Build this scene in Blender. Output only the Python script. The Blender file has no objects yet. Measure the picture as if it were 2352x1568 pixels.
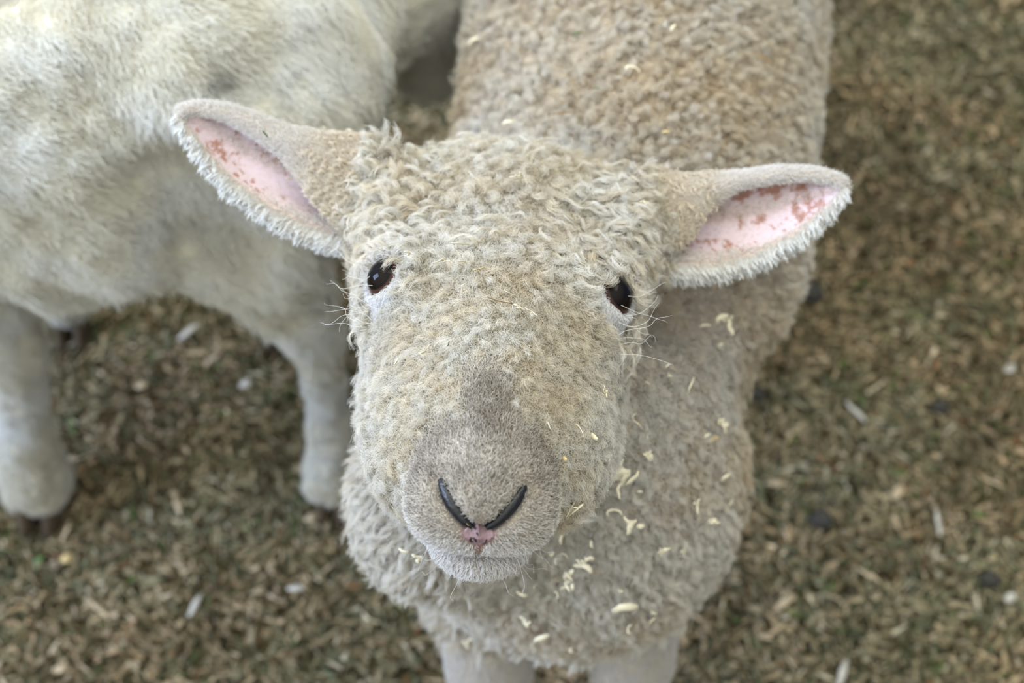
import bpy, math, random
import numpy as np
from mathutils import Vector, Matrix, kdtree
from mathutils.bvhtree import BVHTree

rng = np.random.default_rng(7)
random.seed(7)
C = bpy.context.scene.collection
sc = bpy.context.scene
R = math.radians
# ----------------------------------------------------------------- camera, world, lights, exposure
PITCH = R(58.0); CAM_H = 110.0; FPX = 3619.0          # centimetres while designing
cam_pos = np.array([0., 0., CAM_H])
vd = np.array([0., math.cos(PITCH), -math.sin(PITCH)])
vu = np.array([0., math.sin(PITCH), math.cos(PITCH)])
vr = np.array([1., 0., 0.])
cd = bpy.data.cameras.new('camera'); cam = bpy.data.objects.new('camera', cd); C.objects.link(cam)
cam.location = (0, 0, CAM_H/100); cam.rotation_euler = (math.pi/2-PITCH, 0, 0)
cd.sensor_width = 22.2; cd.lens = FPX*22.2/2352
cd.clip_start = 0.05
cd.dof.use_dof = True; cd.dof.focus_distance = 0.662; cd.dof.aperture_fstop = 4.1
sc.camera = cam
w = bpy.data.worlds.new('barn_light'); sc.world = w; w.use_nodes = True
wn = w.node_tree.nodes; wl = w.node_tree.links                      # daylight from a translucent barn roof, dimmer towards the walls
wt = wn.new('ShaderNodeTexCoord'); wdp = wn.new('ShaderNodeVectorMath'); wdp.operation = 'DOT_PRODUCT'
wdp.inputs[1].default_value = (-0.32, -0.10, 0.94); wl.new(wt.outputs['Generated'], wdp.inputs[0])
wr = wn.new('ShaderNodeValToRGB'); wl.new(wdp.outputs['Value'], wr.inputs[0])
wr.color_ramp.elements[0].position = 0.0; wr.color_ramp.elements[0].color = (.15, .16, .18, 1)
wr.color_ramp.elements[1].position = 1.0; wr.color_ramp.elements[1].color = (.97, 1.0, .93, 1)
wl.new(wr.outputs[0], wn['Background'].inputs[0]); wn['Background'].inputs[1].default_value = 1.55
def area(name, loc, target, size, size_y, power, col):
    l = bpy.data.lights.new(name, 'AREA'); l.shape = 'RECTANGLE'; l.size = size; l.size_y = size_y
    l.energy = power; l.color = col
    o = bpy.data.objects.new(name, l); C.objects.link(o); o.location = loc
    o.rotation_euler = (Vector(target)-Vector(loc)).to_track_quat('-Z', 'Y').to_euler()
    return o
area('roof_light', (0.10, 1.35, 2.8), (0, .42, .4), 2.4, 1.8, 34, (0.99, 0.99, 0.90))
area('barn_window', (-2.3, 0.25, 1.55), (0, .42, .45), 0.8, 1.5, 70, (0.52, 0.67, 1.0))
sc.view_settings.view_transform = 'Standard'; sc.view_settings.look = 'None'
sc.view_settings.gamma = 1.0; sc.view_settings.use_curve_mapping = False
sc.view_settings.exposure = 0.36
sc.cycles.use_denoising = True; sc.cycles.use_adaptive_sampling = True; sc.cycles.adaptive_threshold = 0.04
sc.cycles.max_bounces = 6; sc.cycles.diffuse_bounces = 4; sc.cycles.transmission_bounces = 4
sc.cycles.transparent_max_bounces = 4

def at(px, py, depth):
    """the point of the place that shows at a pixel of the photograph, at a distance along the view axis (cm)"""
    return cam_pos + depth*(vd + vr*(px-1176)/FPX + vu*(784-py)/FPX)
def project(P):
    q = P-cam_pos; z = q@vd
    return np.stack([1176+FPX*(q@vr)/z, 784-FPX*(q@vu)/z], -1)

# ----------------------------------------------------------------- materials
def srgb(r, g, b):
    f = lambda v: ((v/255+.055)/1.055)**2.4 if v/255 > .04045 else v/255/12.92
    return np.array([f(r), f(g), f(b)])
def new_mat(name):
    m = bpy.data.materials.new(name); m.use_nodes = True
    nt = m.node_tree; return m, nt, nt.nodes['Principled BSDF'], nt.nodes['Material Output']
def hair_mat(name, spec=0.25, translucent=0.40, root_dark=0.62):
    """wool and hair: the strand's own tint (attribute) with a yellower, greasy root and a cleaner tip"""
    m, nt, b, out = new_mat(name)
    N = nt.nodes; L = nt.links
    a1 = N.new('ShaderNodeAttribute'); a1.attribute_name = 'root_tint'
    a2 = N.new('ShaderNodeAttribute'); a2.attribute_name = 'tip_tint'
    hi = N.new('ShaderNodeHairInfo')
    mx = N.new('ShaderNodeMix'); mx.data_type = 'RGBA'
    L.new(hi.outputs['Intercept'], mx.inputs['Factor'])
    L.new(a1.outputs['Color'], mx.inputs['A']); L.new(a2.outputs['Color'], mx.inputs['B'])
    col = mx.outputs['Result']
    L.new(col, b.inputs['Base Color'])
    b.inputs['Roughness'].default_value = 0.55
    b.inputs['Specular IOR Level'].default_value = spec
    tr = N.new('ShaderNodeBsdfTranslucent'); L.new(col, tr.inputs['Color'])
    ms = N.new('ShaderNodeMixShader'); ms.inputs[0].default_value = translucent
    L.new(b.outputs[0], ms.inputs[1]); L.new(tr.outputs[0], ms.inputs[2]); L.new(ms.outputs[0], out.inputs[0])
    return m
def skin_mat(name, rough=0.6, bump=0.4, scale=260, spec=.3):
    m, nt, b, out = new_mat(name)
    N = nt.nodes; L = nt.links
    a = N.new('ShaderNodeAttribute'); a.attribute_name = 'tint'
    g = N.new('ShaderNodeAttribute'); g.attribute_name = 'gloss'
    nz = N.new('ShaderNodeTexNoise'); nz.inputs['Scale'].default_value = scale; nz.inputs['Detail'].default_value = 4
    bp = N.new('ShaderNodeBump'); bp.inputs['Strength'].default_value = bump; bp.inputs['Distance'].default_value = 0.001
    tc = N.new('ShaderNodeTexCoord'); L.new(tc.outputs['Object'], nz.inputs['Vector'])
    L.new(nz.outputs['Fac'], bp.inputs['Height']); L.new(bp.outputs[0], b.inputs['Normal'])
    mr = N.new('ShaderNodeMapRange'); mr.inputs['To Min'].default_value = rough; mr.inputs['To Max'].default_value = 0.16
    L.new(g.outputs['Fac'], mr.inputs['Value']); L.new(mr.outputs[0], b.inputs['Roughness'])
    L.new(a.outputs['Color'], b.inputs['Base Color'])
    b.inputs['Specular IOR Level'].default_value = spec
    return m
M_wool = hair_mat('wool_fibres', spec=.10)
M_hair = hair_mat('short_hair', spec=.35, translucent=.15)
M_skin = skin_mat('lamb_skin')
def flat_mat(name, col, rough=.6, var=.25, scale=60, spec=.3, coat=0):
    m, nt, b, out = new_mat(name); N = nt.nodes; L = nt.links
    nz = N.new('ShaderNodeTexNoise'); nz.inputs['Scale'].default_value = scale; nz.inputs['Detail'].default_value = 5
    tc = N.new('ShaderNodeTexCoord'); L.new(tc.outputs['Object'], nz.inputs['Vector'])
    cr = N.new('ShaderNodeValToRGB')
    c = np.array(col)
    cr.color_ramp.elements[0].color = (*(c*(1-var)), 1); cr.color_ramp.elements[0].position = .3
    cr.color_ramp.elements[1].color = (*np.minimum(c*(1+var), 1), 1); cr.color_ramp.elements[1].position = .7
    L.new(nz.outputs['Fac'], cr.inputs[0]); L.new(cr.outputs[0], b.inputs['Base Color'])
    b.inputs['Roughness'].default_value = rough; b.inputs['Specular IOR Level'].default_value = spec
    b.inputs['Coat Weight'].default_value = coat
    return m

# ----------------------------------------------------------------- helpers
def nrm(v): return v/np.maximum(np.linalg.norm(v, axis=-1, keepdims=True), 1e-9)
def sstep(a, b, x):
    t = np.clip((x-a)/(b-a), 0, 1); return t*t*(3-2*t)
class Wob:
    """smooth random field made of sine waves"""
    def __init__(s, scale, n=14, seed=0):
        r = np.random.default_rng(seed); s.k = r.normal(size=(n, 3))*2*math.pi/scale*.6; s.p = r.uniform(0, 6.28, n)
    def __call__(s, P): return np.sin(P@s.k.T+s.p).sum(1)/math.sqrt(len(s.p)/2)
def empty(name, loc=(0, 0, 0)):
    o = bpy.data.objects.new(name, None); C.objects.link(o); o.location = loc; o.empty_display_size = .05; return o
def tag(o, label=None, cat=None, group=None, kind=None):
    for k, v in (('label', label), ('category', cat), ('group', group), ('kind', kind)):
        if v: o[k] = v
    return o
def make_mesh(name, V, F, mat, parent=None, attrs=None, smooth=True):
    me = bpy.data.meshes.new(name)
    me.from_pydata([], [], [])
    V = np.asarray(V, dtype=np.float32)*.01
    F = np.asarray(F, dtype=np.int32); nf, k = F.shape
    me.vertices.add(len(V)); me.vertices.foreach_set('co', V.ravel())
    me.loops.add(nf*k); me.loops.foreach_set('vertex_index', F.ravel())
    me.polygons.add(nf); me.polygons.foreach_set('loop_start', np.arange(0, nf*k, k, dtype=np.int32))
    me.polygons.foreach_set('loop_total', np.full(nf, k, dtype=np.int32))
    me.update(calc_edges=True); me.validate()
    if smooth: me.polygons.foreach_set('use_smooth', np.ones(len(me.polygons), bool))
    for an, arr in (attrs or {}).items():
        arr = np.asarray(arr, dtype=np.float32)
        if arr.ndim == 2:
            at_ = me.attributes.new(an, 'FLOAT_COLOR', 'POINT')
            at_.data.foreach_set('color', np.concatenate([arr, np.ones((len(arr), 1), np.float32)], 1).ravel())
        else:
            at_ = me.attributes.new(an, 'FLOAT', 'POINT'); at_.data.foreach_set('value', arr)
    if mat: me.materials.append(mat)
    o = bpy.data.objects.new(name, me); C.objects.link(o)
    if parent: o.parent = parent; o.matrix_parent_inverse = Matrix.Translation(parent.location).inverted()
    return o
def surface_nets(F, org, h):
    """a smooth quad surface where the field F crosses zero"""
    S = F < 0
    nx, ny, nz = F.shape
    c = S[:-1, :-1, :-1].astype(np.int8)
    cnt = np.zeros((nx-1, ny-1, nz-1), np.int8)
    for i in (0, 1):
        for j in (0, 1):
            for k in (0, 1): cnt += S[i:nx-1+i, j:ny-1+j, k:nz-1+k]
    act = (cnt > 0) & (cnt < 8)
    I = np.argwhere(act); idx = -np.ones(act.shape, np.int64); idx[tuple(I.T)] = np.arange(len(I))
    acc = np.zeros((len(I), 3)); num = np.zeros(len(I))
    corners = [(i, j, k) for i in (0, 1) for j in (0, 1) for k in (0, 1)]
    for a in corners:
        for ax in range(3):
            if a[ax]: continue
            b = list(a); b[ax] = 1
            fa = F[I[:, 0]+a[0], I[:, 1]+a[1], I[:, 2]+a[2]]; fb = F[I[:, 0]+b[0], I[:, 1]+b[1], I[:, 2]+b[2]]
            m = (fa < 0) != (fb < 0)
            t = np.where(m, fa/np.where(m, fa-fb, 1), 0)
            p = np.array(a, float)[None]+np.zeros((len(I), 1)); p[:, ax] += t
            acc[m] += p[m]; num[m] += 1
    V = (I+acc/num[:, None])*h+org
    Q = []
    for ax in range(3):
        o1, o2 = [(1, 2), (2, 0), (0, 1)][ax]
        sl = [slice(1, -1)]*3; sl[ax] = slice(0, -1)
        sl2 = [slice(1, -1)]*3; sl2[ax] = slice(1, None)
        A = S[tuple(sl)]; B = S[tuple(sl2)]
        for flip, mm in ((0, A & ~B), (1, ~A & B)):
            K = np.argwhere(mm); K[:, o1] += 1; K[:, o2] += 1
            e1 = np.zeros(3, int); e1[o1] = 1; e2 = np.zeros(3, int); e2[o2] = 1
            g = lambda d: idx[tuple((K-d).T)]
            q = np.stack([g(e1+e2), g(e2), g(0*e1), g(e1)], 1)
            if flip: q = q[:, ::-1]
            Q.append(q)
    Q = np.concatenate(Q); Q = Q[(Q >= 0).all(1)]
    return V, Q
def mesh_normals(V, Q):
    n = np.cross(V[Q[:, 2]]-V[Q[:, 0]], V[Q[:, 3]]-V[Q[:, 1]])
    N = np.zeros_like(V)
    for k in range(4):
        for a in range(3): N[:, a] += np.bincount(Q[:, k], n[:, a], len(V))
    return nrm(N)
def smooth_mesh(V, Q, it=2):
    for _ in range(it):
        acc = np.zeros_like(V); c = np.zeros(len(V))
        for k in range(4):
            a, b = Q[:, k], Q[:, (k+1) % 4]
            for x in range(3):
                acc[:, x] += np.bincount(a, V[b][:, x], len(V))+np.bincount(b, V[a][:, x], len(V))
            c += np.bincount(a, minlength=len(V))+np.bincount(b, minlength=len(V))
        V = V*.4+.6*acc/np.maximum(c, 1)[:, None]
    return V
def sample(V, Q, N, dens, extra, n=None):
    """random points on the surface, dens per cm2 at each vertex"""
    T = np.concatenate([Q[:, [0, 1, 2]], Q[:, [0, 2, 3]]])
    A = np.linalg.norm(np.cross(V[T[:, 1]]-V[T[:, 0]], V[T[:, 2]]-V[T[:, 0]]), axis=1)/2
    wgt = A*dens[T].mean(1); tot = wgt.sum(); n = n or rng.poisson(tot)
    if n == 0: n = 1
    ti = np.searchsorted(np.cumsum(wgt)/tot, rng.random(n)); ti = np.minimum(ti, len(T)-1)
    r1 = np.sqrt(rng.random(n)); r2 = rng.random(n)
    W = np.stack([1-r1, r1*(1-r2), r1*r2], 1)
    tt = T[ti]; f = lambda X: np.einsum('nk,nk...->n...', W, X[tt])
    return f(V), nrm(f(N)), [f(e) for e in extra]

# smooth combination of shapes
def smin(a, b, k):
    h = np.clip(.5+.5*(b-a)/k, 0, 1); return b*(1-h)+a*h-k*h*(1-h)
def ell(P, c, r, rot=None):
    q = P-np.array(c, np.float32)
    if rot is not None: q = q@np.array(rot, np.float32)
    r = np.array(r, np.float32)
    k0 = np.sqrt(((q/r)**2).sum(-1)); k1 = np.sqrt(((q/(r*r))**2).sum(-1))+1e-6
    return k0*(k0-1)/k1
def cone(P, a, b, ra, rb):
    a = np.array(a, np.float32); b = np.array(b, np.float32); ab = b-a
    t = np.clip(((P-a)@ab)/(ab@ab), 0, 1)
    return np.sqrt(((P-a-t[..., None]*ab)**2).sum(-1))-(ra+(rb-ra)*t)

# ----------------------------------------------------------------- hair
def hair_object(name, P, rad, root, tip, mat, parent):
    """P: n x k x 3 in cm; rad: n or scalar (cm); root/tip: n x 3 colours"""
    n, k, _ = P.shape
    cu = bpy.data.hair_curves.new(name); cu.add_curves([k]*n)
    cu.attributes['position'].data.foreach_set('vector', (P*.01).astype(np.float32).ravel()) if 'position' in cu.attributes else cu.attributes.new('position', 'FLOAT_VECTOR', 'POINT').data.foreach_set('vector', (P*.01).astype(np.float32).ravel())
    ra = cu.attributes.get('radius') or cu.attributes.new('radius', 'FLOAT', 'POINT')
    prof = np.linspace(1, .35, k)[None]*np.broadcast_to(np.asarray(rad, float).reshape(-1, 1), (n, 1))*.01
    ra.data.foreach_set('value', prof.astype(np.float32).ravel())
    for an, c in (('root_tint', root), ('tip_tint', tip)):
        c = np.broadcast_to(c, (n, 3)); a_ = cu.attributes.new(an, 'FLOAT_COLOR', 'CURVE')
        a_.data.foreach_set('color', np.concatenate([c, np.ones((n, 1))], 1).astype(np.float32).ravel())
    cu.materials.append(mat)
    o = bpy.data.objects.new(name, cu); C.objects.link(o)
    if parent: o.parent = parent; o.matrix_parent_inverse = Matrix.Translation(parent.location).inverted()
    return o
def frame(N):
    a = np.where(np.abs(N[:, [2]]) < .9, np.array([[0, 0, 1.]]), np.array([[1., 0, 0]]))
    e1 = nrm(np.cross(N, a)); return e1, np.cross(N, e1)
def locks(P, N, flow, lift, L, curl, freq, per, rc, tipr, k=8, frizz=.04, frac=.35):
    """locks of wool: guide paths that rise along N then lean along the flow, curl, and carry `per` strands each"""
    n = len(P); s = np.linspace(0, 1, k)
    e1, e2 = frame(N)
    T = nrm(flow-(flow*N).sum(1, keepdims=True)*N)
    lift = np.broadcast_to(lift, n)[:, None, None]; Lb = np.broadcast_to(L, n)[:, None, None]
    D0 = N[:, None]*(lift*(s*(1.25-.45*s))[None, :, None]) + T[:, None]*((1-lift)*(s**1.3)[None, :, None])
    ph = rng.uniform(0, 6.28, n)[:, None]; fr = (np.broadcast_to(freq, n)*rng.uniform(.7, 1.3, n))[:, None]
    cu = np.broadcast_to(curl, n)[:, None]
    ax = nrm(N*lift[:, 0]+T*(1-lift[:, 0])); b1 = nrm(np.cross(ax, e1+.01)); b2 = np.cross(ax, b1)
    en = (cu*np.sin(np.minimum(s*2.2, 1.57))[None])
    g = P[:, None]+D0*Lb + b1[:, None]*(en*(np.cos(6.28*fr*s+ph)-np.cos(ph)))[..., None] + b2[:, None]*(en*(np.sin(6.28*fr*s+ph)-np.sin(ph)))[..., None]
    # strands
    per_n = np.maximum(1, np.broadcast_to(per, n).astype(int)); id_ = np.repeat(np.arange(n), per_n); m = len(id_)
    rr = np.sqrt(rng.random(m))*np.broadcast_to(rc, n)[id_]; an = rng.uniform(0, 6.28, m)
    off = e1[id_]*(rr*np.cos(an))[:, None]+e2[id_]*(rr*np.sin(an))[:, None]
    cl = 1-(1-np.broadcast_to(tipr, n)[id_])[:, None]*(s[None]**.8)
    ln = rng.uniform(1-frac, 1.05, m)[:, None]
    si = s[None]*ln*(k-1); i0 = np.clip(si.astype(int), 0, k-2); f_ = (si-i0)[..., None]
    gg = g[id_]; G = np.take_along_axis(gg, i0[..., None].repeat(3, 2), 1)*(1-f_)+np.take_along_axis(gg, (i0+1)[..., None].repeat(3, 2), 1)*f_
    S = G+off[:, None]*cl[..., None]
    fz = rng.normal(size=(m, 3, 3))*frizz
    S += fz[:, None, 0]*np.sin(s*5)[None, :, None]+fz[:, None, 1]*(s*s)[None, :, None]+fz[:, None, 2]*np.sin(s*11)[None, :, None]*.5
    S[:, 0] -= N[id_]*.06
    return S, id_

# ================================================================= the lamb that looks up
# head frame: a = towards picture right, b = towards the nose, c = up out of the forehead
ROLL = R(4.4); ALPHA = R(54.0)
H0 = at(1149, 655, 70.5)
hA0 = vr*math.cos(ROLL)-vu*math.sin(ROLL); hU = vr*math.sin(ROLL)+vu*math.cos(ROLL)
hB = -hU*math.cos(ALPHA)-vd*math.sin(ALPHA); hC = hU*math.sin(ALPHA)-vd*math.cos(ALPHA)
hA = hA0
HM = np.stack([hA, hB, hC])                      # rows
to_w = lambda p: H0+np.asarray(p)@HM
to_h = lambda P: (np.asarray(P)-H0)@HM.T

EYE = {s: np.array([s*5.0, .35, .1]) for s in (-1, 1)}
EYED = {s: nrm(np.array([s*.66, .33, .68])) for s in (-1, 1)}
def head_sdf(P):
    P = P.astype(np.float32); S = P.copy(); S[..., 0] = np.abs(S[..., 0])
    d = ell(P, (0, -6.6, -2.8), (7.0, 6.7, 4.9))
    d = smin(d, ell(P, (0, -.6, -2.4), (5.8, 5.6, 3.4)), 1.2)
    d = smin(d, cone(P, (0, 0, -3.6), (0, 7.2, -3.6), 5.2, 3.8), 1.0)
    d = smin(d, cone(P, (0, 5, -3.2), (0, 10, -3.1), 3.1, 2.6), .8)
    d = smin(d, cone(P, (0, 1.5, -.6), (0, 11.2, -1.15), 1.9, 1.15), 1.2)
    d = smin(d, ell(S, (4.0, -.3, -.4), (1.7, 2.2, 1.4)), 1.2)                 # brow and cheek bone
    d = smin(d, ell(S, (5.0, -5.6, -.9), (1.9, 3.6, 2.2)), 1.0)               # puffs over the temples
    d = smin(d, ell(S, (3.1, 4.0, -4.9), (1.9, 4.6, 2.8)), 1.5)               # cheeks
    d = smin(d, ell(S, (3.0, .5, -6.6), (2.3, 4.0, 2.6)), 1.5)                # jaw
    d = smin(d, ell(P, (0, 11.0, -2.9), (3.0, 2.3, 2.15)), .9)                # muzzle
    d = smin(d, ell(S, (1.45, 11.7, -3.1), (1.45, 1.45, 1.5)), .5)             # lips pads
    d = smin(d, ell(P, (0, 12.35, -2.2), (1.1, .95, .95)), .5)                # nose tip
    d = smin(d, ell(P, (0, 10.5, -5.35), (2.1, 2.2, 1.25)), .25)              # lower jaw
    d = smin(d, cone(P, (0, 8.5, -5.0), (0, 0, -7.0), 1.9, 3.0), 1.0)
    d = smin(d, cone(P, (0, -5, -4.5), (.5, -6, -13), 4.8, 6.0), 2.0)         # top of the neck
    return d
for s in (-1, 1):                                                              # the eyes sit on the surface
    ts = np.linspace(-2.5, 2.5, 400); v_ = head_sdf(EYE[s]+ts[:, None]*EYED[s]); EYE[s] = EYE[s]+ts[np.argmax(v_ > 0)]*EYED[s]
NOS = np.array([[1.64, 11.8, -1.36], [1.30, 12.35, -1.66], [.95, 12.72, -1.96], [.60, 12.98, -2.26], [.28, 13.1, -2.50]])
for i_ in range(5):                                                            # laid on the surface of the muzzle
    d_ = nrm(NOS[i_]-np.array([0, 10.2, -2.6])); t_ = np.linspace(.5, 4.5, 600)
    NOS[i_] = np.array([0, 10.2, -2.6])+d_*(t_[np.argmax(head_sdf(np.array([0, 10.2, -2.6])+t_[:, None]*d_) > 0)]-.03)
def march(f, px, py, t0=60, t1=130):
    d = at(px, py, 1)-cam_pos; t = np.linspace(t0, t1, 900); v = f((cam_pos+t[:, None]*d).astype(np.float32))
    return cam_pos+t[np.argmax(v < 0)]*d
def seg_dist(P, L):
    d = None; tt = None
    for i in range(len(L)-1):
        a, b = L[i].astype(np.float32), L[i+1].astype(np.float32); ab = b-a
        t = np.clip(((P-a)@ab)/(ab@ab), 0, 1); e = np.sqrt(((P-a-t[..., None]*ab)**2).sum(-1))
        if d is None: d, tt = e, i+t
        else: m = e < d; d = np.where(m, e, d); tt = np.where(m, i+t, tt)
    return d, tt/(len(L)-1)
def mouth_c(a): return -4.62+.075*a*a
def carve(P, d):
    S = P.copy(); S[..., 0] = np.abs(S[..., 0])
    e, t = seg_dist(S, NOS)
    d = d+.55*np.exp(-(e/.27)**2)
    e2, _ = seg_dist(S, NOS+np.array([.05, -.38, .22]))                        # wing above the slit
    d = d-.16*np.exp(-(e2/.26)**2)
    m = sstep(9.2, 10.2, P[..., 1])
    d = d+.38*m*np.exp(-((P[..., 2]-mouth_c(P[..., 0]))/.2)**2)
    g, _ = seg_dist(P, np.array([[0, 12.9, -3.0], [0, 12.6, -3.9]]))
    d = d+.16*np.exp(-(g/.16)**2)
    for s in (-1, 1):                                                          # the eye sockets
        q = P-(EYE[s]).astype(np.float32); al = q@EYED[s].astype(np.float32)
        rad = np.sqrt(np.maximum((q*q).sum(-1)-al*al, 0))
        d = d+.50*np.exp(-(rad/.78)**4)*sstep(3.2, 1.6, np.abs(al))
        d = d-.22*np.exp(-((rad-1.05)/.22)**2)*sstep(3, 1.5, np.abs(al))
    return d

# ---- ears: a curved sheet, its back edge rolled over to the front
# rows: along the ear from the skull to the tip; lower edge, rolled edge (crease), top of the roll, in picture terms
EAR_L = dict(side=-1, dep=75.5, rows=[
    (0.00, (862, 556), (840, 535), (900, 345)), (0.15, (778, 562), (775, 500), (838, 325)), (0.30, (694, 528), (712, 424), (745, 316)),
    (0.50, (606, 476), (652, 352), (668, 304)), (0.70, (530, 422), (574, 298), (588, 272)), (0.85, (468, 354), (515, 266), (520, 250)),
    (0.95, (430, 298), (454, 252), (456, 244)), (1.00, (412, 262), (418, 256), (418, 252))])
EAR_R = dict(side=1, dep=76.0, rows=[
    (0.00, (1450, 620), (1455, 590), (1420, 410)), (0.14, (1555, 628), (1562, 545), (1530, 412)), (0.30, (1648, 620), (1620, 470), (1618, 414)),
    (0.50, (1742, 590), (1692, 424), (1700, 406)), (0.70, (1830, 544), (1782, 408), (1788, 394)), (0.85, (1890, 494), (1856, 404), (1862, 396)),
    (0.95, (1924, 456), (1910, 412), (1914, 408)), (1.00, (1938, 430), (1934, 422), (1934, 418))])
def ear_sheet(E, nt=150, nv=90):
    T = np.array([r[0] for r in E['rows']]); t = np.linspace(0, 1, nt)
    f = lambda j, x: np.interp(t, T, [r[j][x] for r in E['rows']])
    def sm(y):
        for _ in range(3): y = np.convolve(np.r_[y[0], y[0], y, y[-1], y[-1]], [.1, .2, .4, .2, .1], 'valid')
        return y
    Lx, Ly, Cx, Cy, Ux, Uy = [sm(f(j, x)) for j in (1, 2, 3) for x in (0, 1)]
    dep = E['dep']+0*t
    wid = np.hypot(Ux-Lx, Uy-Ly)/FPX*dep
    v = np.linspace(0, 1, nv)
    ctrl_v = [0, .16, .34, .52, .68, .80, .90, 1.0]
    out = np.zeros((nt, nv, 3))
    for i in range(nt):
        L_ = np.array([Lx[i]+(4 if E['side'] > 0 else -5), Ly[i]+9*math.sin(math.pi*t[i])]); Cc = np.array([Cx[i], Cy[i]]); U_ = np.array([Ux[i], Uy[i]])
        wd = wid[i]; tube = sstep(.3, .0, t[i])
        pts = [(L_, 0.0-.6*tube*0), (L_*.72+U_*.28, .26*wd), (L_*.46+U_*.54, .36*wd), (L_*.22+U_*.78, .36*wd),
               (L_*.05+U_*.95, .26*wd), (U_, .10*wd), (U_*.55+Cc*.45, -.02*wd-.05), (Cc, .02*wd+.0)]
        if tube > 0:
            pts[0] = (pts[0][0], .02*wd); pts[-1] = (pts[-1][0], -.03*wd)
        P3 = np.array([at(p[0][0], p[0][1], dep[i]+p[1]) for p in pts])
        for a in range(3): out[i, :, a] = np.interp(v, ctrl_v, P3[:, a])
    # smooth across
    for _ in range(10):
        m = out.copy(); m[:, 1:-1] = (out[:, :-2]+2*out[:, 1:-1]+out[:, 2:])/4; out = m
    tn = np.gradient(out, axis=0); vn = np.gradient(out, axis=1)
    nn = nrm(np.cross(tn, vn)); 
    # inner side faces the camera in the middle of the sheet
    mid = nn[nt//2, nv//3]
    if mid@(-vd) < 0: nn = -nn
    return out, nn, t, v
hg = .145
lo = np.array([-16.5, -14., -11.]); hi = np.array([17.5, 15., 6.])
dim = np.ceil((hi-lo)/hg).astype(int)
gx = np.stack(np.meshgrid(*[lo[i]+hg*np.arange(dim[i]) for i in range(3)], indexing='ij'), -1).astype(np.float32)
F = carve(gx, head_sdf(gx))
ears = [ear_sheet(E) for E in (EAR_L, EAR_R)]
G = np.full(F.shape, 9., np.float32)
for (S_, nn, t, v) in ears:
    th = .17+.12*np.interp(t, [0, .3, 1], [1, .35, 0])[:, None]+.05*np.sin(math.pi*v)[None]
    X = to_h(S_.reshape(-1, 3)); th = np.broadcast_to(th, S_.shape[:2]).ravel()
    base = np.round((X-lo)/hg).astype(int)
    Rr = 3
    for i in range(-Rr, Rr+1):
        for j in range(-Rr, Rr+1):
            for k_ in range(-Rr, Rr+1):
                b = base+np.array([i, j, k_]); ok = ((b >= 0) & (b < dim)).all(1); bb = b[ok]
                d = np.sqrt(((bb*hg+lo-X[ok])**2).sum(1))-th[ok]
                np.minimum.at(G, tuple(bb.T), d.astype(np.float32))
F = smin(F, G, .35)
Vh, Qh = surface_nets(F, lo, hg)
del G, gx
Vh = smooth_mesh(Vh, Qh, 1)
Nh = mesh_normals(Vh, Qh)
# drop what lies deep in the neck
# nearest ear sheet point of every vertex near an ear
kd = kdtree.KDTree(2*150*90//4+10); info = []
for e, (S_, nn, t, v) in enumerate(ears):
    Xs = to_h(S_[::2, ::2].reshape(-1, 3)); Ns = (nn[::2, ::2].reshape(-1, 3))@HM.T
    tt, vv = np.meshgrid(t[::2], v[::2], indexing='ij')
    for x, n_, a_, b_ in zip(Xs, Ns, tt.ravel(), vv.ravel()):
        kd.insert(Vector(x), len(info)); info.append((e, a_, b_, *n_, *x))
kd.balance(); info = np.array(info)
ear_t = -np.ones(len(Vh)); ear_v = np.zeros(len(Vh)); ear_in = np.zeros(len(Vh)); ear_id = -np.ones(len(Vh))
cand = np.where(np.abs(Vh[:, 0]) > 4.6)[0]
for i in cand:
    co, j, dist = kd.find(Vh[i])
    if dist < .5:
        q = info[j]; ear_t[i] = q[1]; ear_v[i] = q[2]; ear_id[i] = q[0]
        ear_in[i] = (Vh[i]-q[6:9])@q[3:6] > 0.02
is_ear = ear_t >= 0

a, b, c = Vh.T
abs_a = np.abs(a)
def eye_rad(P):
    r_ = np.full(len(P), 9.)
    for s in (-1, 1):
        q = P-EYE[s]; al = q@EYED[s]; r_ = np.minimum(r_, np.where(np.abs(al) < 2.2, np.sqrt(np.maximum((q*q).sum(1)-al*al, 0)), 9))
    return r_
er = eye_rad(Vh)
Sm = Vh.copy(); Sm[:, 0] = abs_a
nd, ntt = seg_dist(Sm, NOS)
w1, w2, w3 = Wob(.5, seed=1), Wob(1.2, seed=2), Wob(.25, 20, seed=3)
col_wool = srgb(196, 180, 150)
tint = np.tile(col_wool, (len(Vh), 1)); gloss = np.zeros(len(Vh))
def put(mask, colr):
    global tint
    tint = tint*(1-mask[:, None])+np.array(colr)*mask[:, None]
muz = sstep(8.3, 9.5, b)
put(muz, srgb(150, 138, 122))
put(sstep(1.6, .4, np.abs(a+.1))*sstep(6, 8, b)*sstep(12, 11, b)*.8, srgb(118, 106, 92))
# bare nose leather, nostrils, philtrum
pad = np.sqrt((a/.74)**2+((b-13.1)/1.2)**2+((c+2.75)/.62)**2)
put(sstep(1.25, .9, pad)*(b > 11.5), srgb(150, 122, 116))
gloss = np.maximum(gloss, .75*sstep(1.1, .8, pad)*(b > 11.5))
slit = sstep(.40, .26, nd)*sstep(.0, .12, ntt)
put(slit, srgb(34, 34, 38)); gloss = np.maximum(gloss, slit*.9)
phil = sstep(.17, .09, abs_a)*(b > 11)*sstep(-2.9, -3.1, c)*sstep(-4.5, -4.2, c)
put(phil, srgb(150, 112, 104))
mo = np.exp(-((c-mouth_c(a))/.17)**2)*sstep(9.6, 10.4, b)
put(mo*.9, srgb(70, 52, 48))
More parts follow.
